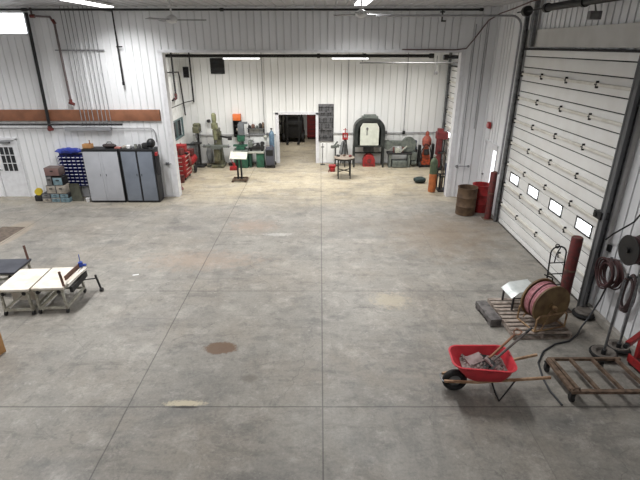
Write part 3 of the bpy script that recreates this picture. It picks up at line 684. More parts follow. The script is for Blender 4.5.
# ------------------------------------------------------------------ left bench tables
zt = .6
def cast(mb, x, y, r=.045):
    mb.cyl((x - .018, y, r), (x + .018, y, r), r, n=16); return mb
def bench(label, loc, w, dpt, rz, topm, name='welding_table', extra=None, group=None):
    t = T(name, label, 'table', loc, rz)
    a, b = w / 2, dpt / 2
    MB().b2((-a, -b, zt - .05), (a, b, zt), .008).build('tabletop', topm, t)
    fr = MB()
    for s in (-1, 1): fr.b2((-a + .02, s * (b - .05) - .02, zt - .09), (a - .02, s * (b - .05) + .02, zt - .05)).b2((-a + .02, s * (b - .05) - .02, .1), (a - .02, s * (b - .05) + .02, .15))
    for s in (-1, 1): fr.b2((s * (a - .04) - .02, -b + .05, zt - .09), (s * (a - .04) + .02, b - .05, zt - .05)).b2((s * (a - .04) - .02, -b + .05, .1), (s * (a - .04) + .02, b - .05, .15))
    fr.build('frame', legG, t)
    for sx in (-1, 1):
        for sy in (-1, 1):
            MB().beam((sx * (a - .04), sy * (b - .05), .09), (sx * (a - .06), sy * (b - .05), zt - .07), .04, .04).build('leg', legG, t)
            c = MB(); cast(c, sx * (a - .04), sy * (b - .05)); c.b2((sx * (a - .04) - .012, sy * (b - .05) - .02, .05), (sx * (a - .04) + .012, sy * (b - .05) + .02, .1)); c.build('caster', blackM, t)
    for q in (-1, 1): MB().beam((-a + .08, q * (b - .05), .15), (a - .1, q * (b - .05), zt - .1), .03, .03).build('brace', legG, t)
    for kx in (-a + .1, a - .12):
        MB().cyl((kx, -b + .02, zt - .11), (kx, -b + .09, zt - .11), .038).cyl((kx, -b + .0, zt - .11), (kx, -b + .05, zt - .11), .015).build('clamp_knob', blackM, t)
    return t
bench('cream-topped work table on casters at left, the left white one', (-6.05, 8.35, 0), .62, .93, .06, creamM)
tb = bench('cream-topped work table with a brown fence, right one of the pair', (-5.4, 8.42, 0), .62, .93, .06, creamM)
MB().b2((-.27, -.1, .16), (.2, -.08, .5)).build('lower_panel', creamM, [o for o in COL.objects if o.name == 'welding_table'][0])
MB().beam((.22, -.15, zt + .04), (.26, .42, zt + .05), .02, .1).build('fence_board', brownM, tb)
MB().b2((.34, -.3, .4), (.4, .42, .52)).build('side_rail', darkS, tb)
MB().beam((.315, -.3, zt - .02), (.38, .45, zt - .02), .07, .04).build('side_shelf', creamM, tb)
MB().cyl((.29, .45, zt + .02), (.29, .45, zt + .12), .045).b2((.24, .43, zt + .03), (.4, .47, zt + .07)).cyl((.29, .45, zt + .1), (.29, .45, zt + .3), .008).build('clamp', blueC, tb)
MB().beam((.3, -.4, zt - .04), (.25, -.36, zt + .3), .035, .035).build('post', brownM, tb)
MB().beam((.3, .3, .36), (.56, .42, .34), .02, .02).beam((.56, .42, .42), (.62, .44, .03), .035, .03).cyl((.59, .44, .045), (.65, .44, .045), .045).build('outrigger', darkS, tb)
tc_ = bench('charcoal-topped work table cut off at the left edge', (-6.95, 8.95, 0), 1.0, .7, .06, darkPan)
MB().beam((.46, .3, zt - .02), (.42, .34, zt + .32), .035, .035).build('post', brownM, tc_)

t = T('cardboard_box', 'brown cardboard box cut off at the left edge in front of the tables', 'box', (-5.92, 6.58, 0), -.25)
MB().b2((-.3, -.25, 0), (.3, .25, .46), .004).build('carton', cardM, t); MB().b2((-.04, -.251, .0), (.04, .251, .462)).build('tape', M('packing_tape', (176, 140, 100), .35), t)

one(MB().b2((-.35, -.75, 0), (.35, .75, .006)), 'floor_drain_cover', M('brown_drain_plate', (104, 92, 80), .7, 0, (78, 66, 58), 8), 'brown steel cover plate set in the floor near the left edge', 'cover', (-9.15, 12.05, 0.0), -.02)
one(MB().box((0, 0, .004), (.14, .05, .006), bev=.002), 'paper_scrap', whiteP, 'white paper scrap on the floor right of the work tables', 'paper', (-4.35, 9.68, 0), .3)

# ------------------------------------------------------------------ wheelbarrow
wb = T('wheelbarrow', 'red wheelbarrow full of scrap standing on the open floor', 'wheelbarrow', (2.1, 5.76, 0), -.06)
def rr(x0, x1, hw0, hw1, z, cr=.12, n=6, tilt=0.0):
    pts = []
    for cx, cy, a0 in ((x1 - cr, hw1 - cr, 0), (x0 + cr, hw0 - cr, PI / 2), (x0 + cr, -hw0 + cr, PI), (x1 - cr, -hw1 + cr, 1.5 * PI)):
        for i in range(n + 1):
            a = a0 + i * PI / 2 / n; x = cx + cr * math.cos(a); pts.append((x, cy + cr * math.sin(a), z + tilt * (x - (x0 + x1) / 2)))
    return pts
outer = [rr(.22, .62, .17, .17, .31, .09), rr(.12, .7, .2, .22, .36, .1), rr(.0, .76, .24, .28, .5, .12), rr(-.09, .8, .27, .31, .62, .15)]
lip = [rr(-.115, .825, .295, .335, .625, .16), rr(-.115, .825, .295, .335, .635, .16), rr(-.09, .8, .27, .31, .637, .15)]
inner = [rr(-.08, .79, .262, .302, .62, .15), rr(.01, .75, .232, .272, .5, .12), rr(.13, .69, .192, .212, .365, .1), rr(.23, .61, .162, .162, .32, .09)]
MB().loft(outer + lip + inner).build('tray', redW, wb)
wh = MB().torus((0, 0, .19), .14, .052, (PI / 2, 0, 0), n=32, k=12).build('wheel_tyre', rubM, wb)
MB().lathe([(.03, -.05), (.1, -.02), (.11, -.03), (.11, .03), (.1, .02), (.03, .05)], (0, 0, .19), (PI / 2, 0, 0)).build('wheel_hub', M('grey_rim', (120, 120, 120), .5), wh)
for s in (-1, 1):
    MB().beam((-.18, s * .09, .23), (.3, s * .16, .29), .035, .04, .004).beam((.28, s * .16, .288), (1.3, s * .27, .52), .035, .042, .006).build('handle', handleM, wb)
    MB().tube([(.5, s * .19, .33), (.56, s * .22, .16), (.64, s * .23, .012), (.72, s * .22, .16), (.84, s * .2, .4)], .012).build('leg', blackM, wb)
MB().tube([(.64, -.23, .012), (.64, .23, .012)], .012).build('leg_brace', blackM, wb)
MB().tube([(0, -.1, .19), (0, .1, .19)], .012).tube([(-.19, -.1, .23), (-.22, -.05, .24), (-.22, .05, .24), (-.19, .1, .23)], .012).build('axle', galvM, wb)
# load
rng = random.Random(3)
lm = MB()
for i in range(210):
    x = rng.uniform(.1, .72); y = rng.uniform(-.22, .22); s_ = rng.uniform(.012, .03)
    z = .47 + .07 * (1 - ((x - .4) / .4) ** 2) * (1 - (y / .3) ** 2) + rng.uniform(-.02, .015)
    lm.box((x, y, z), (s_ * 2.2, s_ * 1.3, s_), rot=(rng.uniform(-1, 1), rng.uniform(-1, 1), rng.uniform(0, 3)))
lm.loft([rr(.09, .72, .2, .22, .42, .1), rr(.07, .74, .22, .25, .48, .1), rr(.2, .62, .12, .14, .53, .08)])
o = one(lm, 'scrap_pile', rubble, 'pile of small scrap and rubble filling the red wheelbarrow', 'scrap', (2.1, 5.76, 0), -.06); o['kind'] = 'stuff'
for i, (x, y, sx, sy, rx, ry, rz, lb) in enumerate(((.27, .03, .26, .17, .25, -.2, .3, 'flat dusty slab on the scrap, left one in the wheelbarrow'), (.5, -.05, .2, .22, .5, .3, 1.0, 'flat dusty slab on the scrap, right one in the wheelbarrow'))):
    one(MB().box((0, 0, 0), (sx, sy, .03), bev=.008), 'slab', slabM, lb, 'slab', (2.1 + x, 5.75 + y, .565), rot=(rx, ry, rz))
def shovel(label, base, tip, mat, dgrip):
    b = Vector(base); t_ = Vector(tip) - b
    t = T('shovel', label, 'shovel', b)
    MB().tube([(0, 0, 0), tuple(t_)], .019).build('shaft', mat, t)
    q = t_.normalized(); side = q.cross(Vector((0, 0, 1))).normalized()
    nrm = side.cross(q)
    mtx = Matrix((side, q, nrm)).transposed()
    bl = MB()
    sec = []
    for k_, wd in ((.0, .05), (-.05, .12), (-.14, .12), (-.2, .08)):
        ring = [mtx @ Vector((u * wd, k_, .03 * (u * u) * 1.2)) for u in (-1, -.5, 0, .5, 1)] + [mtx @ Vector((u * wd, k_, .03 * (u * u) * 1.2 + .004)) for u in (1, .5, 0, -.5, -1)]
        sec.append(ring)
    bl.loft(sec).build('blade', darkS, t)
    if dgrip:
        e = t_
        MB().tube([tuple(e), tuple(e + side * .05 + q * .04), tuple(e + side * .05 + q * .11), tuple(e - side * .05 + q * .11), tuple(e - side * .05 + q * .04), tuple(e)], .011).build('grip', mat, t)
    else: MB().cyl(tuple(t_ - q * .12), tuple(t_ + q * .02), .019).build('grip', darkS, t)
shovel('shovel with brown wooden shaft and D grip stuck in the scrap', (2.58, 5.76, .6), (3.02, 6.0, .86), handleD, True)
shovel('shovel with long dark grey shaft stuck in the scrap', (2.62, 5.7, .59), (3.28, 6.05, .94), M('dark_shaft', (96, 88, 84), .6), False)

# ------------------------------------------------------------------ pallets
def pallet(label, loc, rz, w, dd):
    t = T('pallet', label, 'pallet', loc, rz)
    n = int(dd / .125)
    for i in range(n):
        y = -dd / 2 + (i + .5) * dd / n
        MB().b2((-w / 2, y - .043, .1), (w / 2, y + .043, .12), .003).build('deck_board', palM, t)
    for s in (-1, 0, 1): MB().b2((s * (w / 2 - .025) - .02, -dd / 2, .018), (s * (w / 2 - .025) + .02, dd / 2, .1)).build('stringer', palM, t)
    for y in (-dd / 2 + .05, 0, dd / 2 - .05): MB().b2((-w / 2, y - .045, 0), (w / 2, y + .045, .018)).build('base_board', palM, t)
    return t
pallet('grey wooden pallet under the hose reel and the low steel bench', (4.08, 7.76, 0), .02, 1.1, 1.34)
one(MB().b2((-.11, -.36, .07), (.11, .36, .17), .012).b2((-.1, -.35, 0), (.1, -.22, .07)).b2((-.1, .22, 0), (.1, .35, .07)), 'timber_block', palD, 'thick dark grey timber block left of the pallet', 'timber', (3.34, 7.86, 0), .1)

# ------------------------------------------------------------------ hose reel
zp = .12
hr = T('hose_reel', 'large rusty reel of pink hose standing on the pallet', 'hose reel', (4.2, 7.46, zp), .28)
zc_ = .475; R = .395
for s in (-1, 1):
    MB().lathe([(.02, -.012), (R - .01, -.012), (R, -.018), (R, .018), (R - .01, .012), (.02, .012)], (0, s * .16, zc_), (PI / 2, 0, 0), n=48).cyl((0, s * .15, zc_), (0, s * .2, zc_), .055).build('reel_disc', discM, hr)
hs = MB().cyl((0, -.14, zc_), (0, .14, zc_), .24, n=36)
for k_ in range(7):
    yv = -.12 + k_ * .04
    hs.torus((0, yv, zc_), .335 - .004 * (k_ % 2), .021, (PI / 2, 0, 0), n=40, k=8)
hs.build('hose_coil', pinkM, hr)
MB().torus((.0, .02, zc_), .362, .011, (PI / 2, 0, .1), n=40, k=6).build('hose_end', maroonM, hr)
MB().cyl((0, -.25, zc_), (0, .25, zc_), .022).cyl((0, -.28, zc_), (0, -.22, zc_), .04).build('reel_axle', tanM, hr)
for s in (-1, 1):
    y = s * .24
    MB().tube([(-.33, y, .02), (-.33, y, .28), (-.28, y, .33), (.28, y, .33), (.33, y, .28), (.33, y, .02)], .017).tube([(-.12, y, .33), (0, y, zc_ - .01), (.12, y, .33)], .013).tube([(-.2, y, .02), (-.08, y, .33)], .012).build('side_frame', tanM, hr)
for s in (-1, 1): MB().tube([(s * .33, -.24, .02), (s * .33, .24, .02)], .017).build('base_tube', tanM, hr)
MB().tube([(-.33, -.24, .02), (.33, -.24, .02)], .015).build('front_tube', tanM, hr)
MB().tube([(.33, .24, .3), (.34, .24, .62), (.3, .24, .8), (.1, .24, .9)], .014).build('crank_arm', blackM, hr)

# low steel bench with bent plate
t = T('steel_bench', 'low bench with bent bright steel top at the back of the pallet', 'bench', (4.07, 8.15, zp), .1)
MB().prism([(-.32, .28), (-.30, .275), (-.16, .39), (.22, .43), (.22, .445), (-.165, .405)], -.23, .23, lambda u, v, w: (u, w, v)).build('bench_top', M('bright_plate', (206, 210, 208), .35, .35, (176, 182, 180), 4), t)
for sx, zz in ((-.26, .31), (.2, .42)):
    for sy in (-.2, .2): MB().beam((sx, sy, 0), (sx, sy, zz), .03, .03).build('leg', darkS, t)
MB().beam((-.26, -.2, .26), (.2, -.2, .26), .02, .02).beam((-.26, .2, .26), (.2, .2, .26), .02, .02).beam((-.26, -.2, .26), (-.26, .2, .26), .02, .02).build('rail', darkS, t)

# hand truck
t = T('hand_truck', 'black tubular hand truck standing between reel and big door', 'hand truck', (4.98, 8.62, 0), .1, rot=(-.10, 0, .1))
MB().tube([(-.17, 0, .06), (-.17, 0, 1.02)] + [(-.17 * math.cos(a), 0, 1.02 + .14 * math.sin(a)) for a in (.4, .8, 1.2, 1.57, 1.95, 2.35, 2.74)] + [(.17, 0, 1.02), (.17, 0, .06)], .016).build('frame_tube', blackM, t)
m = MB()
for z in (.3, .55, .8): m.tube([(-.17, 0, z), (.17, 0, z)], .013)
m.build('cross_bar', blackM, t)
MB().tube([(-.06, 0, .8), (-.06, -.03, 1.0), (-.03, -.06, 1.12), (0, -.05, 1.17)], .012).torus((-.05, -.01, 1.17), .04, .012, (PI / 2, 0, 0), n=16, k=6).build('grip_loop', blackM, t)
MB().b2((-.18, -.2, .03), (.18, 0, .045)).build('toe_plate', darkS, t)
for s in (-1, 1): MB().cyl((s * .2, .07, .1), (s * .25, .07, .1), .1, n=24).cyl((s * .2, .07, .1), (s * .26, .07, .1), .03).build('wheel', rubM, t)
MB().cyl((-.2, .07, .1), (.2, .07, .1), .01).beam((-.17, 0, .15), (-.17, .07, .1), .02, .02).beam((.17, 0, .15), (.17, .07, .1), .02, .02).build('axle', darkS, t)

# bollards
def bollard(label, x, y, h, r, cap=True):
    t = T('bollard', label, 'bollard', (x, y, 0))
    MB().lathe([(r, 0), (r, h - .02), (r - .012, h)], n=28).build('post', redO, t)
    MB().lathe([(r - .014, h), (r - .03, h + .004), (r - .03, h - .06), (.0001, h - .062)], n=28, cap=False).lathe([(r + .001, h * .55), (r + .004, h * .56), (r + .001, h * .575)], n=28, cap=False).build('post_rim', rustM, t)
    MB().b2((-r * 1.5, -r * 1.5, 0), (r * 1.5, r * 1.5, .015)).build('base_plate', rustM, t)
bollard('tall dull red bollard behind the hose reel', 4.96, 8.17, 1.6, .105)
bollard('slim dull red bollard beside the red drum', 5.23, 13.5, 1.5, .1)

# drums
def drum(label, x, y, mat, inner, h=.89, r=.3):
    t = T('steel_drum', label, 'drum', (x, y, 0))
    pr = [(r - .02, 0), (r, .01), (r, h * .31), (r + .012, h * .33), (r, h * .35), (r, h * .64), (r + .012, h * .66), (r, h * .68), (r, h - .02), (r + .012, h), (r - .012, h), (r - .014, h - .02), (r - .016, .05), (.001, .04)]
    MB().lathe(pr, n=36, cap=False).build('drum_shell', mat, t)
    MB().lathe([(r - .03, .62), (.001, .6)], n=30, cap=False).jitter(.03, 9).build('drum_content', inner, t)
drum('brown rusty open steel drum against the stub wall', 4.66, 13.98, rustB, rubM)
drum('red open steel drum between brown drum and bollard', 5.14, 13.98, redM, rubM, r=.29) if False else drum('red open steel drum right of the brown drum', 5.21, 14.3, redM, rubM, h=.89, r=.29)

# ------------------------------------------------------------------ steel frame cart
ct = T('frame_cart', 'rusty open steel frame cart on casters at the lower right', 'cart', (3.78, 5.48, 0), .0)
W_, D_ = 1.2, .78; z0 = .2
MB().beam((0, 0, z0), (W_, 0, z0), .06, .05).build('front_rail', rustM, ct)
MB().beam((0, D_, z0), (W_, D_, z0), .04, .05).build('rear_rail', rustM, ct)
for i, x in enumerate((.02, .12, .42, .78, W_ - .02)):
    MB().beam((x - (.06 if i else .03), D_ - .02, z0 + .01), (x, .03, z0 + .01), .05 if i else .07, .045).build('cross_member', rustM, ct)
for x, y in ((.04, .02), (-.02, D_ - .06), (W_ - .06, .0), (W_ - .3, D_ + .0)):
    c = MB().cyl((x - .02, y, .065), (x + .02, y, .065), .065, n=20)
    c.build('wheel', rubM, ct)
    MB().b2((x - .035, y - .03, .07), (x - .025, y + .03, .18)).b2((x + .025, y - .03, .07), (x + .035, y + .03, .18)).b2((x - .045, y - .045, .165), (x + .045, y + .045, .18)).build('caster_fork', darkS, ct)
MB().tube([(.02, 0, z0 + .03), (.04, -.02, z0 + .08), (.1, -.02, z0 + .08), (.12, 0, z0 + .03)], .014).build('hook', rustM, ct)

# ------------------------------------------------------------------ stanchions on round bases
def stanchion(label, x, y, h, rb=.2):
    t = T('floor_stand', label, 'stand', (x, y, 0))
    MB().lathe([(rb * .45, 0), (rb * .92, 0), (rb, .03), (rb, .09), (rb * .9, .115), (rb * .62, .1), (rb * .5, .05), (.03, .05)], n=32).build('wheel_base', M('dusty_rim', (104, 98, 92), .7), t)
    MB().torus((0, 0, .065), rb * .98, .03, n=32, k=8).build('base_ring', rubM, t)
    MB().cyl((0, 0, .05), (0, 0, h), .021).build('pole', galvM, t)
    MB().cyl((0, 0, .05), (0, 0, .14), .04).build('pole_socket', darkS, t)
stanchion('round-based steel stand with a pole, left one by the frame cart', 4.93, 6.6, 1.5)
stanchion('round-based steel stand with a pole, right one near the wall', 5.3, 6.78, 1.5, .18)
t = T('wheel_rim_base', 'stacked dark wheel rims on the floor beside the tall red bollard', 'wheel rim', (5.27, 7.9, 0))
MB().torus((0, 0, .05), .165, .045, n=32, k=10).build('lower_tyre', rubM, t); MB().lathe([(.05, 0), (.15, .0), (.17, .11), (.14, .15), (.08, .13), (.03, .12)], n=28).build('rim', M('dusty_rim', (104, 98, 92), .7), t)

# red hoist at the right edge
t = T('floor_jack', 'red floor jack with raised arm at the right edge', 'jack', (5.36, 6.1, 0), .08)
for s_ in (-1, 1): MB().b2((s_ * .11 - .015, -.3, .06), (s_ * .11 + .015, .32, .2), .01).build('side_plate', redM, t)
MB().b2((-.1, -.05, .07), (.1, .3, .16), .01).beam((0, -.3, .1), (0, .3, .1), .05, .04).build('chassis', redO, t)
MB().beam((.0, .26, .12), (.02, .3, .62), .07, .07).build('mast', redM, t)
MB().beam((.05, .33, .62), (-.4, .1, .56), .08, .08, .008).build('lift_arm', redM, t)
MB().beam((-.39, .1, .56), (-.48, .05, .55), .065, .065, .01).build('arm_tip', blackM, t)
for y in (-.24, .26):
    for s_ in (-1, 1): MB().cyl((s_ * .07, y, .05), (s_ * .1, y, .05), .05, n=18).build('wheel', rubM, t)

# ------------------------------------------------------------------ hoses on the right wall
def wall_coil(label, y, z, Ry, Rz, mat, n=5, r=.017, seed=1):
    rg = random.Random(seed); t = T('hose_coil', label, 'hose', (RX - .05, y, z))
    m = MB()
    for i in range(n):
        pts = []; a_, b_ = Ry * rg.uniform(.72, 1.05), Rz * rg.uniform(.78, 1.05); oy, oz = rg.uniform(-.02, .02), rg.uniform(-.03, .02)
        for k_ in range(40):
            a = 2 * PI * k_ / 40; pts.append((-.03 - .022 * i + .012 * math.sin(a * 2 + i), oy + a_ * math.cos(a), oz + b_ * math.sin(a)))
        m.tube(pts, r, 8, closed=True)
    m.build('hose_loops', mat, t)
    MB().beam((.03, 0, Rz - .02), (-.16, 0, Rz - .02), .03, .03).beam((-.15, 0, Rz - .03), (-.15, 0, Rz + .05), .03, .03).build('wall_hook', galvM, t)
wall_coil('maroon hose coil hanging on the right wall, left one', 7.6, 1.12, .25, .27, M('brown_maroon_hose', (76, 50, 50), .55), 10, .016, 2)
wall_coil('long dark hose loop hanging on the right wall, lowest right', 7.08, .98, .15, .34, M('brown_black_hose', (74, 58, 58), .55), 4, .02, 5)
t = T('wall_hose_reel', 'dark red and black hose reel mounted on the right wall', 'hose reel', (RX - .02, 7.06, 1.82))
MB().torus((-.14, 0, 0), .19, .05, (0, PI / 2, 0), n=36, k=10).torus((-.24, 0, 0), .19, .05, (0, PI / 2, 0), n=36, k=10).build('hose_loops', M('dark_maroon', (62, 34, 36), .5), t)
for xx in (-.09, -.31): MB().lathe([(.05, -.006), (.26, -.006), (.26, .006), (.05, .006)], (xx, 0, 0), (0, PI / 2, 0), n=36).build('reel_flange', blackM, t)
MB().cyl((0, 0, 0), (-.36, 0, 0), .05).build('hub', darkS, t)
MB().b2((-.12, -.06, -.1), (0.02, .06, .28), .01).build('bracket', galvM, t)
pipe('cable', [(RX - .06, 7.62, 1.5), (5.3, 7.86, 1.2), (5.38, 7.92, 1.0), (5.4, 7.95, .8)], .012, hoseK, 'short black air line running down from the wall reel', 'cable') if False else None
pipe('air_line', [(RX - .1, 7.25, 2.5), (RX - .12, 7.4, 2.2), (RX - .2, 7.5, 2.05), (RX - .2, 7.72, 1.85), (RX - .12, 8.0, 1.62)], .014, blackM, 'black hose end drooping left from the wall reel', 'hose')
pipe('ground_hose', [(RX - .12, 7.62, .9), (5.32, 7.6, .55), (5.12, 7.5, .2), (4.98, 7.42, .06), (4.8, 7.22, .018), (4.55, 7.02, .016), (4.25, 6.93, .016), (3.95, 6.72, .016), (3.72, 6.4, .016), (3.62, 6.0, .016), (3.6, 5.7, .016), (3.64, 5.4, .016)], .016, hoseK, 'black hose snaking over the floor between cart and wheelbarrow', 'hose')
rg = random.Random(8); m = MB()
for i in range(9):
    p = [(0, rg.uniform(-.08, .08), 1.3)]
    for k_ in range(1, 9): p.append((-.03 - rg.uniform(0, .05), rg.uniform(-.14, .12), 1.3 - k_ * .145))
    m.tube(p, .005, 5)
o = one(m, 'wire_bundle', M('grey_wire', (124, 122, 122), .6), 'tangle of thin grey wires hanging beside the big door track', 'wires', (RX - .15, 8.12, .0)); o['kind'] = 'stuff'

# ------------------------------------------------------------------ back bay, left to right
# red cart along the left wall
t = T('tool_cart', 'red cluttered tool cart along the left wall of the back bay', 'tool cart', (-5.6, 18.3, 0))
MB().b2((-.28, -.45, .12), (.26, .45, 1.0), .02).build('cart_body', redM, t)
for i in range(5):
    dz = .17
    dr = MB().b2((.26, -.42, .14 + i * dz), (.28, .42, .14 + i * dz + .15), .004).b2((-.26, -.47, .14 + i * dz), (.24, -.451, .14 + i * dz + .15), .004).build('drawer', redM, t)
    MB().b2((.28, -.35, .24 + i * dz), (.3, .35, .26 + i * dz)).b2((-.2, -.49, .24 + i * dz), (.18, -.47, .26 + i * dz)).build('handle', plateM, dr)
for x in (-.2, .2):
    for y in (-.35, .35): MB().cyl((x - .02, y, .06), (x + .02, y, .06), .06).build('caster', rubM, t)
rg = random.Random(5)
def clutter(name, cat, label, mat, loc, shape):
    return one(shape, name, mat, label, cat, loc, rg.uniform(-.4, .4))
clutter('tool_chest', 'tool chest', 'small red tool chest on the red cart, rear one', redM, (-5.6, 18.5, 1.0), MB().b2((-.2, -.2, 0), (.2, .2, .32), .02).tube([(0, -.1, .32), (0, -.08, .38), (0, .08, .38), (0, .1, .32)], .01))
clutter('grinder', 'tool', 'dark angle grinder on the red cart', darkS, (-5.42, 18.2, 1.04), MB().cyl((-.14, 0, 0), (.1, 0, 0), .04).cyl((.12, 0, -.05), (.12, 0, .02), .06))
clutter('paint_can', 'can', 'tan paint can on the front of the red cart', beigeM, (-5.7, 17.95, 1.0), MB().lathe([(.08, 0), (.08, .18), (.083, .185), (.06, .19)]))
clutter('drill_case', 'case', 'brown tool case on the red cart between can and chest', brownM, (-5.72, 18.1, 1.0), MB().b2((-.1, -.16, 0), (.1, .16, .12), .02))
clutter('tool_bucket', 'bucket', 'dull red bucket on the floor in front of the red cart', redO, (-5.45, 17.62, 0), MB().lathe([(.1, 0), (.13, .26), (.14, .27), (.12, .26), (.09, .02)]).tube([(-.13, 0, .26), (-.1, 0, .38), (.1, 0, .38), (.13, 0, .26)], .006))
clutter('coiled_hose', 'hose', 'brown coiled hose hung over the side of the red cart', M('dull_red_brown', (112, 60, 52), .7), (-5.29, 18.4, .68), MB().torus((0, 0, 0), .18, .03, (0, PI / 2, 0), n=26).torus((.04, .02, -.04), .16, .03, (0, PI / 2, 0), n=26))
clutter('fuel_can', 'can', 'worn red fuel can on the red cart beside the tan paint can', redO, (-5.46, 18.05, 1.0), MB().b2((-.07, -.1, 0), (.07, .1, .26), .02).tube([(0, -.05, .26), (0, -.04, .32), (0, .05, .32), (0, .06, .26)], .012))
t = T('gas_cart', 'red machine with round tank standing beside the red tool cart', 'machine', (-5.5, 19.4, 0), PI)
MB().cyl((0, -.3, .5), (0, .3, .5), .2, n=24).sph((0, -.3, .5), .2, (1, .4, 1)).sph((0, .3, .5), .2, (1, .4, 1)).build('tank', redM, t)
MB().b2((-.12, -.2, .7), (.14, .2, .95), .03).build('engine', redO, t)
for s in (-1, 1): MB().cyl((s * .18, .2, .15), (s * .24, .2, .15), .15, n=20).build('wheel', rubM, t)
MB().beam((-.1, -.25, 0), (-.1, -.25, .4), .03, .03).beam((.1, -.25, 0), (.1, -.25, .4), .03, .03).build('leg', darkS, t)
MB().tube([(-.12, .3, .55), (-.12, .55, .95), (.12, .55, .95), (.12, .3, .55)], .014).build('handle', darkS, t)
t = T('hose_bundle', 'small coil of dull red hose on the floor by the left pillar', 'hose', (-5.32, 16.6, 0))
m = MB()
for i in range(5): m.torus((rg.uniform(-.02, .02), rg.uniform(-.02, .02), .03 + i * .04), .19 - i * .015, .02, n=26, k=7)
m.build('hose_loops', M('dusty_red_hose', (132, 88, 84), .7), t); MB().cyl((0, 0, 0), (0, 0, .5), .02).cyl((0, 0, 0), (0, 0, .02), .09).build('stand_post', greyB, t)

# drill press
t = T('drill_press', 'drill press with olive head and slim dark column, back left', 'drill press', (-5.35, 20.3, 0), .0)
MB().b2((-.24, -.32, 0), (.24, .22, .07), .015).build('base', darkS, t); MB().cyl((0, .05, .07), (0, .05, 1.75), .05).build('column', darkS, t)
MB().b2((-.14, -.28, 1.5), (.14, .22, 1.76), .04).lathe([(.17, 0), (.17, .08), (.12, .12)], (0, .02, 1.76)).build('head', oliveG, t)
MB().cyl((0, -.2, 1.3), (0, -.2, 1.5), .04).cyl((0, -.2, 1.2), (0, -.2, 1.3), .018).build('chuck', galvM, t)
MB().cyl((0, -.15, 1.03), (0, -.15, 1.07), .19).b2((-.05, -.1, .98), (.05, .06, 1.05)).b2((-.5, -.18, .95), (-.1, -.1, 1.03), .01).build('table', darkS, t)
MB().cyl((0, .3, 1.52), (0, .3, 1.72), .09).build('motor', darkS, t)
m = MB()
for a in (0, 2.1, 4.2): m.cyl((.15, -.1, 1.5), (.17, -.1 + .2 * math.cos(a), 1.5 + .2 * math.sin(a)), .008).sph((.17, -.1 + .2 * math.cos(a), 1.5 + .2 * math.sin(a)), .02, n=8)
m.build('feed_handle', galvM, t)
m = MB(); g = bmesh.ops.create_icosphere(m.bm, subdivisions=3, radius=1)['verts']; bmesh.ops.transform(m.bm, matrix=Matrix.Translation((0, 0, .5)) @ Matrix.Diagonal((.26, .16, .52, 1)), verts=g); m.jitter(.05, 5)
one(m, 'covered_machine', gripM, 'pale grey plastic-covered shape behind the drill press', 'machine', (-5.66, 20.6, 0.02))
m = MB(); g = bmesh.ops.create_icosphere(m.bm, subdivisions=3, radius=1)['verts']; bmesh.ops.transform(m.bm, matrix=Matrix.Translation((0, 0, .45)) @ Matrix.Diagonal((.14, .12, .47, 1)), verts=g); m.jitter(.03, 6)
one(m, 'covered_stand', gripM, 'pale covered stand between drill press and milling machine', 'machine', (-4.98, 20.65, 0.02))
one(MB().cyl((0, 0, 0), (0, -.18, .02), .07).box((0, 0, 0), (.05, .1, .05)), 'wall_lamp', blackM, 'small black lamp on the back wall beside the milling machine', 'light', (-4.92, BY - .05, 1.9))

# milling machine
t = T('milling_machine', 'tall olive green milling machine against the back wall', 'milling machine', (-4.5, 20.3, 0))
MB().b2((-.26, -.4, 0), (.26, .34, .12), .02).build('base', oliveG, t)
MB().loft([[(sx * w, y0_ + sy * d2, z) for sx, sy in ((-1, -1), (1, -1), (1, 1), (-1, 1))] for z, w, d2, y0_ in ((.1, .2, .22, .1), (.7, .15, .18, .12), (1.5, .14, .16, .12))]).build('column', oliveG, t)
MB().b2((-.1, -.42, 1.46), (.1, .3, 1.66), .03).build('ram', oliveG, t)
MB().cyl((0, -.35, 1.25), (0, -.35, 2.05), .085).cyl((0, -.35, 2.05), (0, -.35, 2.3), .1).lathe([(.1, 0), (.05, .06)], (0, -.35, 2.3)).b2((-.13, -.45, 1.7), (.13, -.25, 1.95), .03).build('head', M('olive_light', (128, 130, 98), .5, 0, (88, 90, 70)), t)
MB().cyl((0, -.35, 1.1), (0, -.35, 1.25), .03).build('spindle', galvM, t)
MB().b2((-.12, -.4, .3), (.12, -.1, .86), .02).build('knee', oliveG, t)
MB().b2((-.48, -.45, .92), (.5, -.2, 1.0), .01).b2((-.2, -.48, .85), (.2, -.12, .92)).build('work_table', greyMc, t)
for s in (-1, 1): MB().cyl((s * .5, -.32, .96), (s * .56, -.32, .96), .07, n=16).cyl((s * .56, -.36, .96), (s * .62, -.36, .96), .012).build('hand_wheel', galvM, t)
MB().beam((.15, -.1, 1.35), (.55, -.15, 1.28), .07, .06).b2((.5, -.25, 1.2), (.66, -.1, 1.34), .01).build('side_arm', darkS, t)
one(MB().box((0, 0, .06), (.24, .18, .12), bev=.03), 'machine_part', darkS, 'dark machine part on the floor right of the milling machine', 'machine part', (-4.0, 20.45, 0))
one(MB().box((0, 0, .05), (.16, .14, .1), bev=.03), 'machine_part', olive, 'olive lump on the floor left of the milling machine', 'machine part', (-4.93, 20.1, 0))

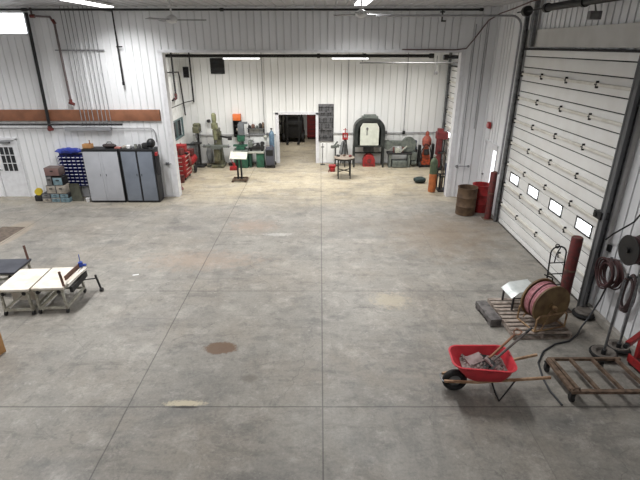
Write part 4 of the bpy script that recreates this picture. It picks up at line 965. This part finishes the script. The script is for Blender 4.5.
# wall cupboard with orange box
t = T('wall_cupboard', 'black open wall cupboard below the orange box', 'cupboard', (-3.66, BY - .02, 1.22))
MB().b2((-.17, -.22, 0), (.17, -.0, .02)).b2((-.17, -.22, .7), (.17, 0, .72)).b2((-.17, -.22, 0), (-.15, 0, .72)).b2((.15, -.22, 0), (.17, 0, .72)).b2((-.17, -.02, 0), (.17, 0, .72)).build('carcass', blackM, t)
for z in (.24, .47): MB().b2((-.15, -.2, z), (.15, -.02, z + .015)).build('shelf', darkS, t)
one(MB().b2((-.05, -.05, 0), (.05, .05, .12), .01), 'small_box', beigeM, 'pale small box on the middle shelf of the black cupboard', 'box', (-3.66, BY - .15, 1.475))
t = T('orange_box', 'bright orange box on top of the black wall cupboard', 'box', (-3.66, BY - .14, 1.94))
MB().b2((-.17, -.11, 0), (.17, .11, .26), .01).build('box_body', orangeM, t); MB().b2((-.172, -.112, .24), (.172, .112, .27), .004).build('lid', orangeM, t)

# green mill-drill
t = T('mill_drill', 'green mill-drill with grey upright head left of the lathe', 'milling machine', (-3.47, 20.2, 0))
MB().b2((-.3, -.28, 0), (.3, .28, .7), .02).build('stand', greenM, t)
MB().b2((-.31, -.33, .7), (.31, .33, .78), .01).build('chip_tray', greyMc, t)
MB().b2((-.18, -.2, .78), (.18, .2, .92), .02).b2((-.31, -.18, .93), (.3, .02, 1.0), .01).build('cross_slide', greenM, t)
MB().b2((-.08, .02, .9), (.12, .24, 1.85), .03).build('column', M('machine_dark_grey', (96, 100, 104), .5), t)
MB().b2((-.1, -.26, 1.15), (.2, .1, 1.42), .04).build('head', greenM, t)
MB().b2((-.06, -.24, 1.42), (.2, .02, 1.9), .04).b2((-.02, -.1, 1.88), (.34, .05, 1.96), .01).build('motor_cover', M('machine_dark_grey', (96, 100, 104)), t)
MB().cyl((.03, -.15, 1.02), (.03, -.15, 1.15), .04).build('spindle', galvM, t)
# lathe
t = T('metal_lathe', 'green metal lathe with grey bed against the back wall', 'lathe', (-2.8, 20.25, 0))
MB().b2((.0, -.25, 0), (.34, .25, .64), .02).build('stand_cabinet', greenM, t)
MB().b2((-.32, -.25, 0), (-.22, .25, .64), .02).build('left_stand', M('green_dark', (24, 62, 48), .5), t)
MB().b2((-.34, -.3, .64), (.36, .3, .7), .01).build('chip_tray', plateM, t)
MB().b2((-.34, -.1, .76), (.35, .1, .9), .01).b2((-.3, -.08, .7), (-.2, .08, .78)).b2((.2, -.08, .7), (.3, .08, .78)).build('bed', darkS, t)
MB().b2((-.34, -.16, .88), (-.15, .16, 1.16), .03).build('headstock', greyMc, t)
MB().cyl((-.15, 0, 1.03), (-.09, 0, 1.03), .09).cyl((-.1, 0, 1.03), (.24, 0, 1.03), .02).build('chuck', galvM, t)
MB().b2((-.02, -.18, .88), (.16, .14, .96), .01).b2((.02, -.1, .96), (.12, .0, 1.06), .01).build('carriage', darkS, t)
MB().b2((.2, -.08, .9), (.32, .08, 1.1), .02).cyl((.32, 0, 1.03), (.36, 0, 1.03), .06).build('tailstock', darkS, t)
# shelf above the lathe
t = T('wall_shelf', 'grey wall shelf with parts above the green lathe', 'shelf', (-2.85, BY, 1.58))
MB().b2((-.38, -.26, 0), (.38, 0, .025)).build('shelf_board', galvM, t)
for x in (-.34, .34): MB().b2((x - .012, -.24, -.16), (x + .012, 0, 0)).b2((x - .012, -.02, -.45), (x + .012, 0, .2)).build('shelf_bracket', darkS, t)
for i, (x, w, h, m) in enumerate(((-.28, .12, .1, darkS), (-.12, .14, .14, brownM), (.05, .1, .08, greyMc), (.2, .13, .18, darkS), (.32, .06, .24, rustM))):
    one(MB().b2((-w / 2, -.08, 0), (w / 2, .08, h), .015).cyl((0, 0, h), (0, 0, h + .03), w * .3), 'machine_part', m, ['dark machine part at the left end of the wall shelf', 'brown machine part second on the wall shelf', 'low grey machine part at the middle of the wall shelf', 'dark machine part fourth on the wall shelf', 'tall thin rusty part at the right end of the wall shelf'][i], 'machine part', (-2.85 + x, BY - .14, 1.606))
one(MB().lathe([(.05, 0), (.05, .12), (.1, .14), (.1, .2), (.03, .22)]), 'desk_lamp_head', plateM, 'pale round lamp head above the right end of the lathe', 'light', (-2.42, 20.55, 1.1))
# welder + blue cylinder
t = T('welder', 'dark grey welding machine beside the doorway', 'welder', (-2.2, 20.22, 0))
MB().b2((-.18, -.3, .14), (.18, .15, .86), .02).build('case', M('welder_grey', (72, 74, 84), .5), t)
MB().b2((-.15, -.31, .55), (.15, -.3, .8)).build('front_panel', blackM, t)
MB().b2((-.2, -.32, .1), (.2, .42, .14)).build('tray', darkS, t)
for x in (-.2, .2):
    for y in (-.25, .35): MB().cyl((x - .02, y, .055), (x + .02, y, .055), .055).build('wheel', rubM, t)
MB().tube([(-.15, -.25, .86), (-.15, -.28, .98), (.15, -.28, .98), (.15, -.25, .86)], .012).build('handle', redO, t)
def bottle(label, loc, r, h, low, up, split, z0=0):
    t = T('gas_cylinder', label, 'gas cylinder', loc)
    MB().lathe([(r * .9, 0), (r, .02), (r, split)], n=26).build('cylinder_body', low, t)
    MB().lathe([(r, split), (r, h - .2), (r * .85, h - .12), (r * .45, h - .05), (.03, h - .03), (.03, h)], n=26).build('cylinder_top', up, t)
    MB().cyl((0, 0, h - .01), (0, 0, h + .08), .022).b2((-.05, -.02, h + .03), (.05, .02, h + .07), .005).build('valve', darkS if up is not grnTank else plateM, t)
bottle('blue-grey gas cylinder beside the doorway behind the welder', (-2.14, 20.51, .14), .115, 1.42, blueTank, blueTank, .7)

# pedestal with tilted plate
t = T('pedestal_table', 'small pedestal with tilted pale steel plate in the back bay', 'table', (-3.2, 17.95, 0))
MB().b2((-.3, -.05, 0), (.3, .05, .05)).b2((-.3, -.3, 0), (-.22, .3, .04)).b2((.22, -.3, 0), (.3, .3, .04)).b2((-.28, -.22, .04), (.28, -.12, .09)).b2((-.28, .12, .04), (.28, .22, .09)).build('base', rustM, t)
MB().b2((-.1, -.05, .05), (-.04, .05, .95)).b2((.04, -.05, .05), (.1, .05, .95)).build('post', darkS, t)
MB().box((0, 0, 1.0), (.66, .62, .03), rot=(.25, .05, .08), bev=.005).build('plate', plateM, t)
t = T('red_jack', 'small red jack on the floor left of the pedestal table', 'jack', (-3.72, 19.6, 0))
MB().b2((-.18, -.1, 0), (.16, .1, .16), .02).cyl((0, 0, .16), (0, 0, .3), .06).build('jack_body', redM, t); MB().cyl((.0, 0, .2), (-.15, -.12, .6), .015).build('handle', redM, t)

# pegboard panel with tools
t = T('tool_board', 'tall dark grey tool board on the back wall right of the doorway', 'tool board', (.27, BY - .03, 1.0))
MB().b2((-.34, -.02, 0), (.34, .02, 1.62), .004).build('board', M('board_grey', (104, 104, 106), .6, 0, (84, 84, 86), 8), t)
m = MB()
for i in range(5): m.b2((-.33, -.03, .15 + i * .33), (.33, -.02, .17 + i * .33))
m.build('hanging_rail', darkS, t)
k_ = 0
for r_ in range(6):
    for c in range(7):
        x = .27 - .29 + c * .096; z = 1.0 + 1.5 - r_ * .25; L_ = rg.uniform(.1, .21)
        s_ = r_ % 3
        if s_ == 0: mb = MB().b2((-.01, -.01, -L_), (.01, .01, 0)).torus((0, 0, -L_), .022, .01, (PI / 2, 0, 0), n=12, k=6).sph((0, 0, 0), .022, n=8)
        elif s_ == 1: mb = MB().cyl((0, 0, -L_), (0, 0, 0), .01, n=8).b2((-.035, -.015, -.03), (.035, .015, .0), .004)
        else: mb = MB().cyl((-.006, 0, 0), (-.02, 0, -L_), .008, n=8).cyl((.006, 0, 0), (.02, 0, -L_), .008, n=8).sph((0, 0, .01), .02, n=8)
        mat = [blackM, galvM, darkS][(r_ + c * 2) % 3]
        one(mb, ['wrench', 'hammer', 'pliers'][s_], mat, ['wrench hanging on the grey tool board', 'small hammer hanging on the grey tool board', 'pliers hanging on the grey tool board'][s_], 'tool', (x, BY - .075, z), group=['wrenches on the tool board', 'hammers on the tool board', 'pliers on the tool board'][s_])
# stands near the board
t = T('pipe_stand', 'thin black stand below the grey tool board', 'stand', (.12, 20.6, 0))
MB().cyl((0, 0, 0), (0, 0, .95), .015).b2((-.07, -.02, .78), (.07, .02, .81)).build('pole', darkS, t); MB().b2((-.1, -.1, 0), (.1, .1, .015)).build('foot', darkS, t)
t = T('bench_vise_stand', 'grey vise on a post right of the tool board', 'vise', (.68, 20.35, 0), .3)
MB().cyl((0, 0, 0), (0, 0, .8), .035).b2((-.14, -.14, 0), (.14, .14, .02)).build('post', darkS, t)
MB().b2((-.2, -.06, .8), (.06, .06, .92), .02).b2((.08, -.06, .82), (.16, .06, .96), .02).cyl((-.1, 0, .86), (.26, 0, .9), .02).beam((-.05, 0, .9), (.1, .0, 1.08), .05, .06).build('vise', greyMc, t)
t = T('red_grinder', 'small red machine on the floor behind the round table', 'machine', (.52, 19.4, 0), .2)
MB().b2((-.1, -.15, 0), (.1, .15, .16), .03).cyl((-.14, 0, .22), (.14, 0, .22), .08).build('machine_body', redM, t); MB().beam((-.05, .1, .2), (-.2, -.2, .02), .03, .03).build('handle', redO, t)
t = T('tripod_vise', 'red pipe vise on a dark tripod left of the arched oven', 'vise', (1.1, 20.25, 0))
for a in (.5, 2.6, 4.7): MB().tube([(.04 * math.cos(a), .04 * math.sin(a), 1.2), (.24 * math.cos(a), .24 * math.sin(a), 0.01)], .022).build('leg', darkS, t)
MB().cyl((0, 0, .35), (0, 0, .37), .14).cyl((0, 0, .0 + .37), (0, 0, 1.2), .012).build('tray', darkS, t)
MB().b2((-.12, -.1, 1.2), (.12, .1, 1.27), .01).b2((-.12, -.04, 1.27), (-.06, .04, 1.45), .01).b2((.06, -.04, 1.27), (.12, .04, 1.45), .01).b2((-.12, -.04, 1.42), (.12, .04, 1.48), .01).cyl((0, 0, 1.3), (0, 0, 1.68), .02).cyl((-.1, 0, 1.62), (.1, 0, 1.62), .01).build('vise', redM, t)
m = MB(); g = bmesh.ops.create_icosphere(m.bm, subdivisions=3, radius=1)['verts']; bmesh.ops.transform(m.bm, matrix=Matrix.Translation((0, 0, .5)) @ Matrix.Diagonal((.17, .1, .52, 1)), verts=g); m.jitter(.03, 6)
one(m, 'grey_sack', gripM, 'grey covered bundle against the wall behind the tripod vise', 'bundle', (1.05, 20.72, 0.02))

# round table
t = T('round_table', 'round steel work table with dark legs in the back bay', 'table', (.98, 18.4, 0))
MB().lathe([(.4, .81), (.42, .82), (.42, .84), (.4, .85)], n=40).build('tabletop', M('grey_brown_top', (134, 124, 112), .6, .1, (104, 92, 82)), t)
MB().lathe([(.37, .76), (.385, .76), (.385, .81), (.37, .81)], n=36, cap=False).build('apron', darkS, t)
for a in (PI / 4, 3 * PI / 4, 5 * PI / 4, 7 * PI / 4): MB().beam((.34 * math.cos(a), .34 * math.sin(a), 0), (.34 * math.cos(a), .34 * math.sin(a), .81), .04, .04).build('leg', darkS, t)
MB().beam((.34 * math.cos(PI / 4), .34 * math.sin(PI / 4), .3), (-.34 * math.cos(PI / 4), -.34 * math.sin(PI / 4), .3), .03, .03).beam((-.34 * math.cos(PI / 4), .34 * math.sin(PI / 4), .3), (.34 * math.cos(PI / 4), -.34 * math.sin(PI / 4), .3), .03, .03).build('cross_brace', darkS, t)
for i, (x, y, r_) in enumerate(((-.25, .05, .05), (.0, .1, .035), (.24, .0, .04))):
    one(MB().box((0, 0, .035), (r_ * 3, r_ * 1.6, .07), bev=.015), 'hand_tool', [darkS, rustM, maroonP][i], ['dark tool at the left of the round table', 'rusty tool at the middle of the round table', 'maroon tool at the right of the round table'][i], 'tool', (.98 + x, 18.4 + y, .85), rg.uniform(-1, 1))

# arched oven
t = T('arched_oven', 'arched dark steel oven frame with pale door against the wall', 'oven', (2.14, 20.35, 0))
def archp(hw, zb, zs, zt_, n=14):
    p = [(hw, zb), (hw, zs)]
    for i in range(1, n): a = PI * i / n; p.append((hw * math.copysign(abs(math.cos(a)) ** .75, math.cos(a)), zs + (zt_ - zs) * math.sin(a) ** .8))
    return p + [(-hw, zs), (-hw, zb)]
fo = archp(.67, .95, 1.55, 2.12); fi = archp(.5, .95, 1.5, 1.98)
m = MB(); R_ = []
for pl, y in ((fo, -.3), (fo, .3), (fi, .3), (fi, -.3)): R_.append([m.bm.verts.new((u, y, v)) for u, v in pl])
n = len(fo)
for a in range(4):
    A, B = R_[a], R_[(a + 1) % 4]
    for j in range(n - 1): m.bm.faces.new((A[j], A[j + 1], B[j + 1], B[j]))
for e in (0, n - 1): m.bm.faces.new([R_[a][e] for a in range(4)])
m.build('arch_shell', archD, t)
MB().prism(archp(.52, .96, 1.5, 1.98), .24, .27, lambda u, v, w: (u, w, v)).build('back_sheet', archD, t)
MB().prism([(-.4, .98), (.4, .98), (.4, 1.75), (.3, 1.92), (-.3, 1.92), (-.4, 1.75)], -.31, -.26, lambda u, v, w: (u, w, v)).build('oven_door', archW, t)
MB().b2((-.13, -.33, 1.42), (-.1, -.31, 1.66), .005).sph((-.115, -.33, 1.7), .05, (1, .4, 1)).build('door_handle', galvM, t)
MB().b2((-.34, -.2, 2.08), (.36, .2, 2.18), .02).b2((-.25, -.15, 2.16), (.28, .15, 2.24), .02).build('roof_vent', greyMc, t)
MB().b2((-.67, -.3, .9), (.67, .3, .96)).b2((-.67, .25, .5), (.67, .3, .56)).build('base_frame', archD, t)
for x in (-.64, .64):
    for y in (-.27, .27): MB().b2((x - .035, y - .035, 0), (x + .035, y + .035, .9)).build('leg', archD, t)
MB().b2((-.22, -.2, .66), (.22, .2, .9), .01).build('burner_box', darkS, t)
t = T('red_compressor', 'red rounded machine on the floor under the arched oven', 'machine', (2.18, 20.36, 0))
RC = t
MB().prism([(-.27, 0), (.27, 0), (.26, .3), (.18, .48), (.06, .54), (-.08, .54), (-.2, .46), (-.27, .3)], -.18, .16, lambda u, v, w: (u, w, v)).build('machine_body', redM, t)
MB().cyl((0, -.2, .26), (0, -.18, .26), .1).b2((-.2, -.19, .06), (.2, -.18, .1)).build('front_grille', redO, t); MB().tube([(-.1, 0, .5), (-.08, 0, .6), (.08, 0, .6), (.1, 0, .5)], .012).build('handle', darkS, t)

# band saw
t = T('band_saw', 'long grey-green horizontal band saw right of the arched oven', 'band saw', (3.58, 20.2, 0))
MB().b2((-.55, -.2, 0), (-.45, .2, .6)).b2((-.4, -.25, .02), (.25, .22, .3), .03).b2((.28, -.2, 0), (.38, .2, .6)).build('base', greyMc, t)
MB().b2((-.62, -.22, .58), (.45, .22, .66), .01).build('bed', darkS, t)
MB().cyl((-.62, -.08, .98), (-.62, .08, .98), .2, n=28).b2((-.62, -.07, .93), (.25, .07, 1.16), .02).build('saw_bow', greyMc, t)
MB().cyl((.3, -.1, 1.0), (.3, .1, 1.0), .32, n=30).b2((.02, -.085, .67), (.6, .085, 1.0), .02).build('wheel_housing', greyMc, t)
MB().beam((-.1, -.16, .66), (.2, -.16, .95), .05, .05).b2((-.3, -.2, .66), (-.1, -.05, .86), .01).build('blade_guide', plateM, t)
for i, x in enumerate((-.35, -.15, .05)): MB().cyl((x, -.1, .66), (x, -.1, .9), .03).build('clamp_post', [redO, whiteP, redO][i], t)
MB().b2((.4, -.16, .33), (.68, .16, .66), .03).cyl((.45, 0, .2), (.68, 0, .2), .13).build('motor', greyMc, t)
one(MB().b2((-.13, -.12, 0), (.13, .12, .7), .02).cyl((-.04, -.13, .5), (-.04, -.12, .5), .05), 'control_cabinet', greyB, 'narrow grey cabinet between band saw and orange machine', 'cabinet', (4.25, 20.68, 0))
# orange machine
t = T('engine_hoist', 'orange and red upright machine in the back right corner', 'machine', (4.68, 20.25, 0))
MB().prism([(-.22, .1), (.22, .1), (.16, .5), (.08, .9), (-.08, .9), (-.16, .5)], -.12, .12, lambda u, v, w: (u, w, v)).build('front_cowl', M('bright_orange_red', (190, 80, 44), .5, 0, (90, 48, 36), 9), t)
MB().lathe([(.16, .9), (.2, 1.0), (.2, 1.22), (.13, 1.32), (.08, 1.36), (.08, 1.5), (.03, 1.56)], n=22).build('top_tank', M('coral_red', (170, 86, 70), .5, 0, (110, 60, 52), 7), t)
MB().tube([(-.2, -.2, .3), (-.26, -.22, .7), (-.1, -.24, 1.05), (.1, -.22, .95), (.22, -.2, .5)], .022).build('hose', blackM, t)
MB().b2((-.12, -.2, .55), (.1, -.13, .8), .01).build('control_box', darkS, t)
MB().b2((-.3, -.18, 0), (.3, .24, .1), .02).b2((-.34, -.1, .1), (-.24, .1, .95), .01).b2((.24, -.1, .1), (.34, .1, 1.0), .01).build('frame', blackM, t)
MB().cyl((-.3, -.2, .12), (-.24, -.2, .12), .12).cyl((.24, -.2, .12), (.3, -.2, .12), .12).build('wheel', rubM, t)
one(MB().lathe([(.1, 0), (.1, .9), (.07, 1.0), (.04, 1.03), (.04, 1.1)]), 'dark_cylinder', M('dark_teal', (40, 50, 54), .5), 'dark slim cylinder standing left of the orange machine', 'gas cylinder', (4.22, 20.15, 0)) if False else None
one(MB().cyl((0, 0, 0), (0, 0, .12), .1).cyl((0, 0, .12), (0, 0, .3), .07).sph((0, 0, .34), .08), 'blue_lamp', M('dark_blue', (34, 48, 82), .5), 'dark blue round object on the grey cabinet in the corner', 'lamp', (4.24, 20.55, .7))
# maroon post machine
t = T('post_press', 'maroon upright press with cross head in the back right corner', 'press', (5.1, 19.75, 0))
MB().b2((-.11, -.11, .1), (.11, .11, 1.75), .015).build('column', maroonP, t)
MB().b2((-.16, -.2, 1.32), (.32, .14, 1.62), .03).build('head', maroonP, t)
MB().b2((-.24, -.28, 0), (.28, .2, .1), .02).build('base', darkS, t)
MB().cyl((.2, -.1, .75), (.2, -.1, 1.32), .03).b2((-.05, -.24, .72), (.3, .1, .78), .01).build('work_table', darkS, t)
# gas cylinder near stub wall
bottle('gas cylinder, orange below and green above, beside the stub wall', (4.13, 16.4, 0), .135, 1.3, orgTank, grnTank, .68)
m = MB(); g = bmesh.ops.create_icosphere(m.bm, subdivisions=3, radius=1)['verts']; bmesh.ops.transform(m.bm, matrix=Matrix.Translation((0, 0, .12)) @ Matrix.Diagonal((.26, .18, .13, 1)), verts=g); m.jitter(.05, 7)
one(m, 'canvas_bag', darkG, 'dark green canvas bag on the floor left of the gas cylinder', 'bag', (3.92, 17.6, 0.0))
# rack with rods
t = T('bar_rack', 'dark rack behind the stub wall holding upright rods', 'rack', (4.62, 16.55, 0))
MB().b2((-.26, -.22, 0), (.26, .22, .06)).b2((-.26, -.22, .06), (-.22, -.18, .7)).b2((.22, -.22, .06), (.26, -.18, .7)).b2((-.26, .18, .06), (-.22, .22, .7)).b2((.22, .18, .06), (.26, .22, .7)).build('rack_frame', darkS, t)
MB().b2((-.26, -.22, .55), (.26, -.18, .6)).b2((-.26, .18, .55), (.26, .22, .6)).b2((-.26, -.18, .55), (-.22, .18, .6)).b2((.22, -.18, .55), (.26, .18, .6)).build('rack_rail', darkS, t)
rods = [(-.17, -.1, 1.15, darkS, 'dark'), (-.1, .05, 1.35, rustM, 'rusty'), (-.02, -.12, 1.0, M('rod_blue', (50, 62, 92), .5), 'dark blue'), (.06, .08, 1.45, galvM, 'grey'), (.13, -.06, 1.25, maroonP, 'maroon'), (-.05, .13, 1.2, blackM, 'black')]
for x, y, h, m_, cn in rods:
    one(MB().cyl((0, 0, 0), (rg.uniform(-.03, .03), rg.uniform(-.03, .03), h), .028 if cn in ('dark blue', 'maroon') else .016, n=10), 'steel_rod', m_, cn + ' rod standing in the rack behind the stub wall', 'rod', (4.62 + x, 16.55 + y, .06))

# ------------------------------------------------------------------ storeroom beyond the doorway
t = T('forklift', 'dark machine standing in the dim storeroom past the doorway', 'machine', (-1.45, 26.2, 0))
MB().b2((-.55, -.5, .25), (.5, .9, 1.2), .08).build('machine_body', blackM, t)
MB().b2((-.4, -.62, .1), (-.3, -.54, 2.1)).b2((.25, -.62, .1), (.35, -.54, 2.1)).b2((-.4, -.6, 1.95), (.35, -.54, 2.05)).b2((-.4, -.6, 1.0), (.35, -.54, 1.1)).build('mast', darkS, t)
MB().b2((-.38, -1.2, .06), (-.26, -.6, .1)).b2((.22, -1.2, .06), (.34, -.6, .1)).build('fork', darkS, t)
MB().b2((-.5, -.3, 1.2), (-.45, -.25, 2.0)).b2((.4, -.3, 1.2), (.45, -.25, 2.0)).b2((-.5, .6, 1.2), (-.45, .65, 2.0)).b2((.4, .6, 1.2), (.45, .65, 2.0)).b2((-.5, -.3, 1.98), (.45, .65, 2.04)).build('roll_cage', blackM, t)
for x in (-.55, .5):
    for y in (-.3, .6): MB().cyl((x - .07, y, .26), (x + .07, y, .26), .26, n=22).build('wheel', rubM, t)
t = T('red_cabinet', 'dark red tool cabinet in the storeroom past the doorway', 'cabinet', (-.42, 26.9, 0))
MB().b2((-.32, -.25, .1), (.32, .25, 1.5), .01).build('body', maroonP, t)
for i in range(5): 
    dr = MB().b2((-.29, -.27, .14 + i * .26), (.29, -.25, .36 + i * .26), .004).build('drawer', M('deep_red', (120, 36, 36), .5), t)
    MB().b2((-.2, -.29, .3 + i * .26), (.2, -.27, .32 + i * .26)).build('handle', darkS, dr)
for x in (-.25, .25):
    for y in (-.2, .2): MB().cyl((x - .02, y, .05), (x + .02, y, .05), .05).build('caster', rubM, t)
t = T('storage_rack', 'dark rack at the left of the storeroom past the doorway', 'rack', (-2.45, 26.4, 0))
for x in (-.3, .3):
    for y in (-.2, .2): MB().b2((x - .02, y - .02, 0), (x + .02, y + .02, 1.9)).build('upright', darkS, t)
for z in (.3, .9, 1.5): MB().b2((-.3, -.22, z), (.3, .22, z + .03)).build('shelf', darkS, t)

# ------------------------------------------------------------------ world, camera, view
w = bpy.data.worlds.new('daylight'); SC.world = w; w.use_nodes = True
bg = w.node_tree.nodes['Background']; bg.inputs[0].default_value = (.93, .96, 1, 1); bg.inputs[1].default_value = 6.0
cam = bpy.data.cameras.new('camera'); co = bpy.data.objects.new('camera', cam); COL.objects.link(co)
cam.sensor_width = 36; cam.lens = 36 * 460 / 640; cam.clip_end = 100
co.location = (0, 0, 5); co.rotation_euler = (math.radians(90 - 22.97), 0, 0)
SC.camera = co
SC.view_settings.view_transform = 'Standard'; SC.view_settings.look = 'None'
SC.view_settings.exposure = 0.08; SC.view_settings.gamma = 1.0; SC.view_settings.use_curve_mapping = False
